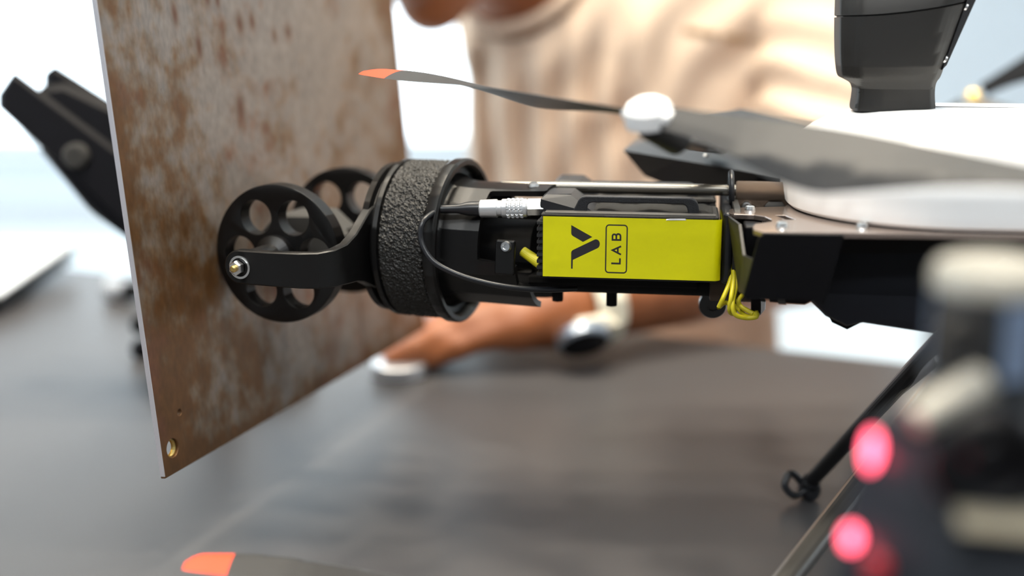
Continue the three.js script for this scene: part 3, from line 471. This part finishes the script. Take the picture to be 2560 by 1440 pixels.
    for (const [px, py] of [[2397, 18], [2347, 145]]) { const [a, y] = hitL(px, py, 0); obj('screw', latheX([[0, 0], [0.002, 0], [0.002, 0.0008], [0.0012, 0.0014], [0, 0.0014]], 20).rotateZ(-0.42).translate(a - 0.0004, y, 0.0135).applyMatrix4(FA.m), M.steel, mast, 'bright steel screw'); }
  }
  // far arm fairing
  {
    const s0 = [[1558, 376, .620], [1602, 336, .655], [1640, 330, .69], [1640, 400, .70], [1612, 440, .635]];
    const s1 = [[1700, 400, .603], [1720, 306, .66], [1760, 300, .70], [1760, 470, .70], [1700, 476, .62]];
    const s2 = [[1960, 446, .585], [1850, 272, .665], [1905, 276, .71], [1960, 490, .70], [1960, 490, .60]];
    const s3 = [[2110, 446, .575], [2050, 330, .63], [2110, 320, .70], [2110, 490, .69], [2110, 490, .60]];
    const rg = [s0, s1, s2, s3].map((s) => s.map(([x, y, z]) => P(x, y, z)));
    const f = obj('arm_fairing', loft(rg, 0.3), M.fairing, drone);
    obj('screw', new THREE.SphereGeometry(0.0011, 16, 12).scale(1.4, 0.7, 1).translate(...P(1765, 389, .602).toArray()), M.steel, f, 'bright steel screw');
  }
  // propellers
  const DEG = Math.PI / 180;
  function bladeGeo(R, r0, r1, chord, twist, n = 26) {
    const rings = []; for (let i = 0; i <= n; i++) { const t = lerp(r0, r1, i / n), c = chord(t), b = twist(t), th = Math.max(c * 0.07, 0.0007); const m = 20, ring = []; for (let k = 0; k < m; k++) { const f = k / m * Math.PI * 2, w = Math.cos(f), s = w * c / 2 + 0.42 * (c - 0.009), q = Math.sin(f) * th * (0.6 + 0.4 * w) + 0.05 * c * (1 - w * w); ring.push(V(t * R, q * Math.cos(b) - s * Math.sin(b), s * Math.cos(b) + q * Math.sin(b))); } rings.push(ring); }
    return loft(rings, 0.8);
  }
  const chordF = (t) => 0.0255 * (t < 0.5 ? lerp(0.40, 1, smooth(t, 0.06, 0.5)) : lerp(1, 0.42, (t - 0.5) / 0.5)) * (t > 0.96 ? Math.sqrt(Math.max(0, 1 - ((t - 0.96) / 0.045) ** 2)) : 1);
  const twistF = (t) => lerp(35, 4, smooth(t, 0.40, 0.92)) * DEG;
  function propeller(hub, dir, tilt, R, hubMat, k = 1) {
    const D = dir.clone().normalize(), n0 = V(0, 1, 0).addScaledVector(D, -D.y).normalize(), t0 = D.clone().cross(n0), N = n0.multiplyScalar(Math.cos(tilt)).addScaledVector(t0, Math.sin(tilt)), T = D.clone().cross(N);
    const m = new THREE.Matrix4().makeBasis(D, N, T).setPosition(hub);
    const h = obj('propeller', [latheY([[0, -0.004], [0.0085, -0.004], [0.009, -0.003], [0.009, 0.002], [0.0075, 0.0045], [0.0045, 0.0062], [0, 0.0066]], 36), box(-0.011, 0.011, -0.0022, 0.002, -0.0036, 0.0036, 0.0015)].map((g) => norm(g).scale(k, k, k).applyMatrix4(m)), hubMat, drone);
    for (const f of [0, Math.PI]) {
      const q = m.clone().multiply(new THREE.Matrix4().makeRotationY(f));
      obj('blade', bladeGeo(R, 0.05, 0.885, chordF, twistF).applyMatrix4(q), M.carbonBlade, h);
      obj('blade_tip', bladeGeo(R, 0.885, 1, chordF, twistF, 10).applyMatrix4(q), M.orange, h, 'orange blade tip');
    }
    return { N, D };
  }
  { const tip = P(914, 180, .545), hub = P(1622, 287, .437); const R = hub.distanceTo(tip); const { N } = propeller(hub, hub.clone().sub(tip), 15 * DEG, R, M.white);
    obj('rotor_motor', bar(hub.clone().addScaledVector(N, -0.0035), hub.clone().add(V(0.013, -0.010, -0.012)), 0.006, 0.0065), M.casing, drone);
    obj('rotor_stalk', bar(hub.clone().add(V(0.012, -0.009, -0.011)), P(1800, 350, .605), 0.0045, 0.007), M.fairing, drone); }
  const hub2 = W(0.0225, 0.425, -0.2185);
  { const tip = P(463, 1408, .462); propeller(hub2, hub2.clone().sub(tip), 14 * DEG, hub2.distanceTo(tip), M.white); }
  { const hub3 = P(2432, 240, .86); propeller(hub3, V(0.62, 0.42, 0.10), 55 * DEG, 0.15, M.brass, 0.5);
    obj('rotor_arm', bar(P(2434, 252, .868), FA.p(0.26, 0.03, -0.05), 0.004, 0.007), M.carbon, drone); }
  // near rotor unit
  {
    const z = 0.285, Q = (x, y, d = z) => P(x, y, d), k = z / FPX, c = Q(2475, 800), up = V(0, 1, 0);
    const can = obj('motor_can', latheY([[0, 0.0078], [0.0136, 0.0078], [0.0138, 0.0075], [0.0130, 0.0070], [0.0130, -0.012], [0.0138, -0.0125], [0.0138, -0.016], [0, -0.016]], 56).translate(c.x, c.y, c.z), M.motorCan = std(0.035, 0.04, 0.045, 0.4, 0.3), drone);
    obj('motor_cap', latheY([[0, 0.0148], [0.0095, 0.0148], [0.0128, 0.0137], [0.0140, 0.0115], [0.0140, 0.0076], [0, 0.0076]], 56).translate(c.x, c.y, c.z), M.motorCap = std(0.34, 0.325, 0.285, 0.5, 0.3), can, 'beige motor cap');
    for (let i = 0; i < 9; i++) { const f = i / 9 * Math.PI * 2 + 0.12; obj('motor_magnet', box(-0.0036, 0.0036, -0.0115, 0.0065, -0.0004, 0.0004, 0.0003).translate(0, 0, 0.01315).rotateY(f).translate(c.x, c.y, c.z), i % 3 === 0 ? M.blueReflect : M.casing, can); }  // every third strip is coloured blue for the reflection on the can
    const b1 = Q(2398, 830, z - 0.012); obj('motor_bolt', screwZ(0.0042, 0.003).map((g) => g.translate(b1.x, b1.y, b1.z)), M.caseTop, can, 'grey bolt on the motor flank');
    obj('motor_mount', hull([Q(2275, 1035, .283), Q(2450, 930, .283), Q(2640, 925, .283), Q(2275, 1060, .300), Q(2450, 955, .31), Q(2640, 950, .31), Q(2290, 1075, .276), Q(2640, 1075, .276)], 0.001), M.motorMount = std(0.16, 0.145, 0.11, 0.5, 0.3), drone);
    obj('mount_strut', bar(Q(2285, 1052, .274), Q(2462, 952, .276), 0.0036, 0.0042), M.motorCap, drone, 'beige strut under the motor');
    const hs = obj('rotor_housing', hull([Q(2262, 1030, .287), Q(2178, 1085, .287), Q(2150, 1240, .287), Q(2110, 1420, .287), Q(2080, 1600, .287), Q(2700, 1600, .287), Q(2700, 1010, .287), Q(2380, 1010, .275), Q(2390, 1600, .268), Q(2700, 1600, .262), Q(2700, 1100, .268), Q(2320, 1040, .32), Q(2200, 1600, .32), Q(2700, 1600, .32), Q(2700, 1010, .32)], 0.002), M.housing = std(0.008, 0.011, 0.016, 0.42, 0, { specularIntensity: 0.7 }), drone);
    obj('tilt_bearing', new THREE.TorusGeometry(0.0098, 0.0032, 16, 48).translate(...Q(2470, 1160, .262).toArray()), M.black, hs);
    obj('bearing_hub', latheZ([[0, 0], [0.0052, 0], [0.0052, 0.003], [0.004, 0.004], [0, 0.004]], 32).translate(...Q(2470, 1140, .264).toArray()), M.black, hs);
    obj('bearing_band', hull([Q(2395, 1262, .262), Q(2640, 1290, .262), Q(2640, 1345, .258), Q(2410, 1322, .258), Q(2395, 1262, .27), Q(2640, 1300, .27)], 0.001), M.motorMount, hs);
    for (const [px, py, zz, mat, sy, s] of [[2180, 1128, .284, M.redLed, 2.6, 0.9], [2128, 1345, .284, M.redLed, 1.5, 0.95], [2192, 1420, .272, M.redLedDim, 1.2, 1.3]]) {
      const q = Q(px, py, zz);
      const led = obj('signal_led', new THREE.SphereGeometry(0.0021 * s, 24, 16).scale(1, sy, 0.7).translate(q.x, q.y, q.z), mat, hs, mat === M.redLed ? 'lit red signal light' : 'dim red signal light');
      obj('led_mount', hull([Q(px - 8, py - 14, zz + .004), Q(px + 10, py - 14, zz + .004), Q(px - 8, py + 14, zz + .004), Q(px + 10, py + 14, zz + .004), Q(px + 60, py, zz + .02)], 0.0012), M.housing, hs);
      if (mat === M.redLed) { const L = new THREE.PointLight(new THREE.Color(1, 0.06, 0.13), 0.0002); L.position.copy(q).add(V(0, 0, 0.004)).sub(origins.get(drone)); L.shadow.radius = 0.08; L.castShadow = true; drone.add(L); }
    }
    obj('rotor_boom', bar(Q(2660, 1500, .31), FA.p(0.24, -0.004, 0.03), 0.008), M.carbon, drone);
    obj('lower_boom', bar(hub2.clone().add(V(0.008, -0.010, 0)), Q(2400, 1640, .31), 0.006), M.carbon, drone);
    obj('lower_motor', latheY(rod(0.012, -0.018, -0.003, 0.001), 40).translate(hub2.x, hub2.y, hub2.z), M.casing, drone);
  }
  // legs
  const leg = (a, b, r, r2, foot) => {
    const g = obj('landing_leg', bar(a, b, r, r2), foot ? M.legBlack : M.carbon, drone);
    if (!foot) return g;
    const d = b.clone().sub(a).normalize(); b = b.clone();
    obj('foot', [bar(b.clone().addScaledVector(d, -0.006), b.clone().addScaledVector(d, 0.002), r2 * 1.25), latheZ(rod(0.0052, -0.004, 0.004, 0.001), 28).rotateY(0.5).translate(b.x + 0.001, TABLE_Y + 0.0053, b.z), tube([V(b.x - 0.001, TABLE_Y + 0.006, b.z + 0.002), V(b.x - 0.008, TABLE_Y + 0.004, b.z + 0.004), V(b.x - 0.0125, TABLE_Y + 0.009, b.z + 0.003), V(b.x - 0.009, TABLE_Y + 0.0145, b.z), V(b.x - 0.002, TABLE_Y + 0.008, b.z)], 0.0019, 40)], M.rubber, g);
    return g;
  };
  const footA = onY(2014, 1218, TABLE_Y + 0.006);
  const topA = P(2330, 872, 0.505), dA = topA.clone().sub(footA);
  const lg = leg(footA.clone().addScaledVector(dA, 1.45), footA.clone().addScaledVector(dA, 0.02), 0.0041, 0.0037, true);
  obj('edge_glint', bar(P(2215, 1012, .553), P(2345, 898, .50), 0.0012, 0.0021), M.silver, lg, 'pale strip standing in for light on a propeller edge');  // silver strip stands in for light caught along a blade edge
  obj('prop_tip', bar(P(2203, 1024, .557), P(2221, 1007, .551), 0.0009, 0.0016), M.orange, lg, 'orange propeller tip shown beside the leg');  // stands for an orange propeller tip, fixed to the leg here
  const b0 = P(2168, 1188, .535), b1 = P(1925, 1502, .470); const foB = onY(1890, 1540, TABLE_Y + 0.006);
  leg(b0.clone().lerp(b1, -0.9), b1, 0.0058, 0.0052, false);
  for (const [a, l] of [[0.31, -0.09], [0.31, 0.10]]) { const top = FA.p(a, 0.0125, l * 0.5), ft = FA.p(a + 0.03, TABLE_Y - CAM_Y + 0.0985, l * 1.5); ft.y = TABLE_Y + 0.006; leg(top, ft, 0.0041, 0.0037, true); }
}

// ---------------------------------------------------------------- small things on the table
{
  const c = onY(998, 938, TABLE_Y), t = thing('steel_disc', 'small round silver metal disc under the fingertips of the person', 'metal disc', c);
  obj('disc_body', latheY([[0, 0.0005], [0.0185, 0.0005], [0.0192, 0.0012], [0.0192, 0.0088], [0.0182, 0.0098], [0, 0.0098]], 56).translate(c.x, c.y, c.z), M.silver, t);
  obj('disc_base', latheY([[0, 0], [0.0180, 0], [0.0186, 0.0008], [0.0186, 0.0014], [0, 0.0014]], 48).translate(c.x, c.y, c.z), M.blackMatte, t);
}
{
  const c = onY(300, 752, TABLE_Y), t = thing('metal_capsule', 'small silver cylinder with a dark cap lying left of the plate', 'metal cylinder', c);
  const f = new Frame(V(c.x, TABLE_Y + 0.0095, c.z), -0.35);
  obj('capsule_body', f.g(latheX([[0, -0.0125], [0.0075, -0.0125], [0.0095, -0.0105], [0.0095, 0.0075], [0, 0.0075]], 40)), M.silver, t);
  obj('capsule_cap', f.g(latheX([[0, 0.0075], [0.0078, 0.0075], [0.0078, 0.0185], [0.006, 0.020], [0, 0.020]], 40)), M.black, t);
}
{ // laptop propped on a low dark stand
  const n = onY(-30, 775, TABLE_Y), near = P(0, 735, 1.0), far = P(188, 604, 1.165);
  const ax = far.clone().sub(near), len = ax.length(); ax.normalize(); const lf = V(-1, 0, 0).addScaledVector(ax, ax.x).normalize(), up = lf.clone().cross(ax).normalize(); if (up.y < 0) up.negate();
  const m = new THREE.Matrix4().makeBasis(lf.clone().negate(), up, ax.clone().negate()).setPosition(far);   // x right, y up, z towards the near corner
  const f = new Frame(V(0, 0, 0)); f.m = m; f.i = m.clone().invert();
  const t = thing('laptop', 'closed silver laptop propped on a low black stand at the left table end', 'laptop', near.clone().setY(TABLE_Y));
  const D = 0.18;
  obj('lid', f.g(extr(rrect(-0.31, 0, -D, 0, 0.012), 0.003, 0.001).rotateX(-Math.PI / 2).translate(0, -0.0026, 0)), M.laptopLid = std(0.86, 0.88, 0.9, 0.4, 0.3), t);
  obj('base', f.g(box(-0.3095, -0.0005, -0.0175, -0.003, 0.0005, D - 0.0005, 0.003)), M.black, t);
  const s = thing('laptop_stand', 'low black folding stand under the silver laptop', 'laptop stand', near.clone().setY(TABLE_Y));
  for (const x of [-0.05, -0.26]) { const q = [0.02, 0.19].flatMap((z) => [V(x - 0.008, -0.0176, z), V(x + 0.008, -0.0176, z)].map((v) => v.applyMatrix4(m))); obj('rail', hull([...q, ...q.map((v, i) => V(v.x, TABLE_Y + 0.0005, v.z)).map((v) => { const fx = FT.local(v); return fx.z < 0.01 ? FT.p(fx.x, fx.y, 0.01) : v; })], 0), M.black, s); }
}

// ---------------------------------------------------------------- person leaning over the table
{
  const at = W(0.13, 1.25, -CAM_Y);
  const person = thing('person', 'person in a beige polo shirt and white wristwatch leaning over the table, hand on disc', 'person', at);
  const chin = W(-0.070, 1.0, -0.006), f = V(-0.5, -0.5, 0.71).normalize(), u = V(0, 1, 0).addScaledVector(f, -f.y).normalize(), r = f.clone().cross(u);
  const C = chin.clone().addScaledVector(f, -0.083).addScaledVector(u, 0.108);
  const H = (a, b, c) => C.clone().addScaledVector(r, a).addScaledVector(u, b).addScaledVector(f, c);
  const q = V(0, 0, 0), toHead = (p) => { q.subVectors(p, C); return V(q.dot(r), q.dot(u), q.dot(f)); };
  const head = (p) => {
    const h = toHead(p), e = (x, y, z, a, b, c) => ellip(V(h.x - x, h.y - y, h.z - z), a, b, c); h.x = Math.abs(h.x);
    let d = e(0, 0.035, -0.012, 0.075, 0.083, 0.095); d = smin(d, e(0, -0.045, 0.03, 0.055, 0.068, 0.062), 0.04); d = smin(d, e(0, -0.098, 0.068, 0.022, 0.017, 0.02), 0.03);
    d = smin(d, capsule(h, V(0, 0.012, 0.086), V(0, -0.03, 0.108), 0.008, 0.013), 0.015); d = smin(d, e(0.013, -0.032, 0.098, 0.009, 0.008, 0.01), 0.008);
    d = smin(d, e(0, -0.058, 0.09, 0.024, 0.006, 0.009), 0.008); d = smin(d, e(0, -0.07, 0.087, 0.022, 0.008, 0.01), 0.008);
    d = smin(d, e(0.032, 0.028, 0.074, 0.026, 0.008, 0.012), 0.012); d = -smin(-d, e(0.032, 0.012, 0.088, 0.015, 0.010, 0.010), 0.012); d = Math.min(d, e(0.031, 0.011, 0.073, 0.012, 0.012, 0.012));
    d = smin(d, e(0.078, -0.005, -0.012, 0.007, 0.030, 0.018), 0.008);
    return d;
  };
  const neckTop = H(0, -0.05, -0.03), neckBase = W(0.02, 1.12, 0.034);
  const shL = W(0.265, 1.10, 0.035), elL = W(0.285, 0.985, -0.185), wrL = P(1500, 757, 0.872), knk = P(1215, 800, 0.856);
  const shR = W(0.0, 1.22, 0.03), elR = W(0.03, 1.27, -0.22), haR = W(0.06, 1.12, -0.40);
  const chest = W(0.125, 1.19, -0.04), belly = W(0.125, 1.22, -0.26), hips = W(0.13, 1.27, -0.50);
  const kneeL = W(0.24, 0.94, -0.50), kneeR = W(-0.02, 0.98, -0.50), ankL = W(0.26, 0.96, -0.93), ankR = W(-0.04, 1.02, -0.93);
  const bodyF = (p) => {
    let d = capsule(p, neckTop, neckBase, 0.052, 0.06);
    d = smin(d, capsule(p, chest, belly, 0.085, 0.085), 0.05); d = smin(d, capsule(p, belly, hips, 0.085, 0.10), 0.05);
    d = smin(d, capsule(p, shL, shR, 0.045, 0.045), 0.06);
    d = smin(d, capsule(p, shL, elL, 0.046, 0.038), 0.03); d = smin(d, capsule(p, elL, wrL, 0.040, 0.027), 0.015);
    d = smin(d, capsule(p, shR, elR, 0.042, 0.036), 0.02); d = smin(d, capsule(p, elR, haR, 0.036, 0.025), 0.015);
    for (const [k, a, s] of [[kneeL, ankL, 0.07], [kneeR, ankR, -0.07]]) { const hp = hips.clone().add(V(s, -0.02, 0)); d = smin(d, capsule(p, hp, k, 0.07, 0.052), 0.03); d = smin(d, capsule(p, k, a, 0.05, 0.036), 0.02); d = smin(d, capsule(p, a, a.clone().add(V(0, -0.03, 0.14)), 0.03, 0.026), 0.02); }
    return d;
  };
  const bodyGeo = nets(bodyF, V(-0.17, 0.0, -1.42), V(0.42, 1.16, -0.74), 0.011);
  const headGeo = nets((p) => smin(head(p), capsule(p, neckTop, neckBase, 0.052, 0.06), 0.03), C.clone().addScalar(-0.16), C.clone().addScalar(0.16), 0.0045);
  // left hand: back of the hand, four fingers and a thumb over the disc
  const S = (px, py, z) => P(px, py, z);
  const fingers = [
    [S(1165, 812, .842), S(1095, 842, .836), S(1030, 878, .834), S(985, 898, .836), .0098],
    [S(1175, 795, .858), S(1090, 822, .858), S(1015, 866, .856), S(970, 896, .856), .0100],
    [S(1195, 785, .874), S(1110, 806, .878), S(1035, 852, .876), S(992, 890, .873), .0095],
    [S(1225, 780, .888), S(1150, 800, .893), S(1085, 840, .893), S(1050, 880, .889), .0082],
  ];
  const thumb = [S(1300, 812, .846), S(1215, 838, .838), S(1140, 866, .834), S(1078, 892, .836), .0108];
  const handF = (p) => {
    let d = capsule(p, wrL, S(1400, 765, .866), 0.0262, 0.024);
    for (const g of fingers) { const s = capsule(p, S(1380, 770, .866), g[0], 0.0185, 0.0125); d = smin(d, s, 0.012); }
    for (const g of [...fingers, thumb]) { let s = 1; for (let i = 0; i < 3; i++) s = smin(s, capsule(p, g[i], g[i + 1], g[4] * (1 - 0.07 * i), g[4] * (0.93 - 0.07 * i)), 0.003); d = smin(d, s, 0.005); }
    d = smin(d, capsule(p, S(1400, 780, .860), thumb[0], 0.020, 0.0165), 0.016); d = smin(d, capsule(p, S(1370, 778, .864), S(1200, 812, .852), 0.021, 0.0125), 0.014);
    return d;
  };
  const handGeo = nets(handF, V(-0.12, 0.745, -0.935), V(0.085, 0.86, -0.79), 0.003);
  obj('body', [bodyGeo, headGeo, handGeo], M.skin, person);
  obj('hair', nets((p) => { const h = toHead(p); const base = ellip(V(h.x, h.y - 0.04, h.z + 0.016), 0.081, 0.088, 0.100) + 0.002 * perlin.noise(p.x * 120, p.y * 120, p.z * 120); return Math.max(base, h.z - 0.055 + (h.y < 0.04 ? (0.04 - h.y) * 1.6 : -0.02), -0.06 - h.y); }, C.clone().addScalar(-0.16), C.clone().addScalar(0.16), 0.006), M.hair, person);
  // shirt
  const slv = shL.clone().lerp(elL, 0.80), slvR = shR.clone().lerp(elR, 0.7), nAx = neckBase.clone().sub(neckTop).normalize();
  const torsoF = (p) => {
    let d = capsule(p, W(0.060, 1.165, -0.02), W(0.085, 1.19, -0.48), 0.105, 0.112);
    d = smin(d, capsule(p, W(0.160, 1.155, -0.02), W(0.150, 1.19, -0.48), 0.108, 0.112), 0.05);
    d = smin(d, capsule(p, shL, shR, 0.06, 0.058), 0.05);
    return d;
  };
  const sleeveF = (p) => {
    const t = clamp(_pa.subVectors(p, shL).dot(_ba.subVectors(slv, shL)) / _ba.lengthSq(), 0, 1);
    const wv = 0.0035 * Math.sin((p.y * 0.8 + p.x * 0.35 - p.z * 0.3) * 190 + 2 * perlin.noise(p.x * 14, p.y * 14, p.z * 14)) * smooth(t, 0.1, 0.5);
    return capsule(p, shL, slv, 0.066, 0.060) + wv;
  };
  const shirtF = (p) => {
    const px = p.x, py = p.y - CAM_Y, front = 1 - smooth(-p.z, 1.10, 1.2);
    let fold = 0.011 * Math.sin(px * 205 + 2.2 * perlin.noise(px * 9, py * 7, 3) + py * 6) * smooth(-py, -0.02, 0.08) * (1 - smooth(px, 0.08, 0.15)) * front;
    fold += 0.003 * Math.sin(px * 90 - py * 70 + 3 * perlin.noise(px * 10, py * 10, 1));
    let d = torsoF(p) + fold;
    d = smin(d, sleeveF(p), 0.006); d = smin(d, capsule(p, shR, slvR, 0.055, 0.05), 0.02);
    d = Math.max(d, capsule(p, neckTop, neckBase.clone().addScaledVector(nAx, 0.02), 0.06, 0.064) * -1);
    return Math.max(d, -0.21 - py);
  };
  const shirt = obj('shirt', nets(shirtF, V(-0.14, 0.46, -1.44), V(0.40, 1.13, -0.94), 0.0062), M.shirt, person);
  const march = (px, py) => { const d = ray(px, py).normalize(), p = EYE.clone().addScaledVector(d, 0.9); for (let i = 0; i < 400; i++) { const s = shirtF(p); if (s < 0.0004) return p; p.addScaledVector(d, Math.max(s * 0.5, 0.0004)); } return null; };
  { const gs = []; for (let i = 0; i < 26; i++) { if (i === 11 || i === 12) continue; const a = march(1712 + i * 7.6, 76 + i * 1.1); if (a) gs.push(box(-0.0011, 0.0011, -0.0026 - (i % 3) * 0.0005, 0.0026, -0.0008, 0.0014, 0.0004).translate(a.x, a.y, a.z)); } if (gs.length) obj('embroidery', gs, M.stitch, shirt, 'small brown embroidered lettering on the chest'); }
  { const gs = []; for (const k of [0, 1]) { const pts = []; for (let i = 0; i <= 24; i++) { const w = i / 24 * Math.PI * 2, e1 = V(1, 0, 0).addScaledVector(nAx, -nAx.x).normalize(), e2 = nAx.clone().cross(e1); pts.push(neckBase.clone().addScaledVector(nAx, -0.012 + k * 0.018).addScaledVector(e1, Math.cos(w) * (0.062 + k * 0.006)).addScaledVector(e2, Math.sin(w) * (0.062 + k * 0.006))); } pts.pop(); gs.push(tube(pts, 0.006, 64, true)); } obj('collar', gs, M.shirt, shirt); }
  obj('trousers', nets((p) => { let d = Math.max(torsoF(p) - 0.003 + 0.004 * Math.sin(p.x * 110 + p.y * 40), p.y - CAM_Y + 0.205); d = smin(d, capsule(p, hips.clone().add(V(0, 0.03, 0)), hips, 0.118, 0.118), 0.03); for (const [k, a, s] of [[kneeL, ankL, 0.07], [kneeR, ankR, -0.07]]) { d = smin(d, capsule(p, hips.clone().add(V(s, -0.02, 0)), k, 0.082, 0.068), 0.03); d = smin(d, capsule(p, k, a.clone().add(V(0, 0.03, 0)), 0.066, 0.052), 0.02); } return d + 0.004 * perlin.noise(p.x * 20, p.y * 20, p.z * 20); }, V(-0.19, 0.05, -1.42), V(0.42, 0.82, -0.84), 0.011), M.trousers, person);  // upper part covers the lower torso; its brown stands in for shade there
  for (const a of [ankL, ankR]) obj('shoe', hull([V(a.x - 0.04, 0, a.z - 0.06), V(a.x + 0.04, 0, a.z - 0.06), V(a.x - 0.045, 0, a.z + 0.15), V(a.x + 0.045, 0, a.z + 0.15), V(a.x - 0.03, 0, a.z + 0.2), V(a.x + 0.03, 0, a.z + 0.2), V(a.x - 0.035, 0.09, a.z - 0.05), V(a.x + 0.035, 0.09, a.z - 0.05), V(a.x - 0.035, 0.045, a.z + 0.15), V(a.x + 0.035, 0.045, a.z + 0.15)], 0.003), M.black, person);
  // wristwatch: band round the wrist, case on the inner side
  {
    const wd = elL.clone().sub(wrL).normalize(), c = P(1475, 762, 0.871), e1 = V(0, 1, 0).addScaledVector(wd, -wd.y).normalize(), e2 = wd.clone().cross(e1);
    const m = new THREE.Matrix4().makeBasis(wd, e1, e2).setPosition(c);
    const band = obj('wristwatch', latheX([[0.0285, -0.0125], [0.0305, -0.012], [0.0315, -0.010], [0.0315, 0.010], [0.0305, 0.012], [0.0285, 0.0125]], 56).applyMatrix4(m), M.strap, person, 'white strap wristwatch');
    const cc = P(1458, 847, 0.838), nrm = ray(1448, 838).normalize().negate().multiplyScalar(0.55).add(V(0.20, -0.80, 0.05)).normalize();
    const rq = new THREE.Quaternion().setFromUnitVectors(V(0, 1, 0), nrm), pl = (g) => g.applyQuaternion(rq).translate(cc.x, cc.y, cc.z);
    obj('watch_case', pl(latheY([[0, -0.006], [0.016, -0.006], [0.019, -0.004], [0.0195, 0.003], [0.018, 0.005], [0, 0.005]], 48)), M.watchCase = std(0.36, 0.41, 0.48, 0.3, 0.85), band, 'silver watch case');
    obj('watch_face', pl(latheY([[0, 0.0049], [0.0165, 0.0049], [0.0165, 0.0056], [0, 0.006]], 48)), M.screen, band, 'dark watch glass');
    obj('watch_lug', hull([[1444, 802], [1520, 790], [1545, 812], [1438, 826]].flatMap(([x, y]) => [P(x, y, 0.838), P(x, y, 0.850)]), 0.002), M.strap, band);
  }
}

renderer.render(scene, camera);
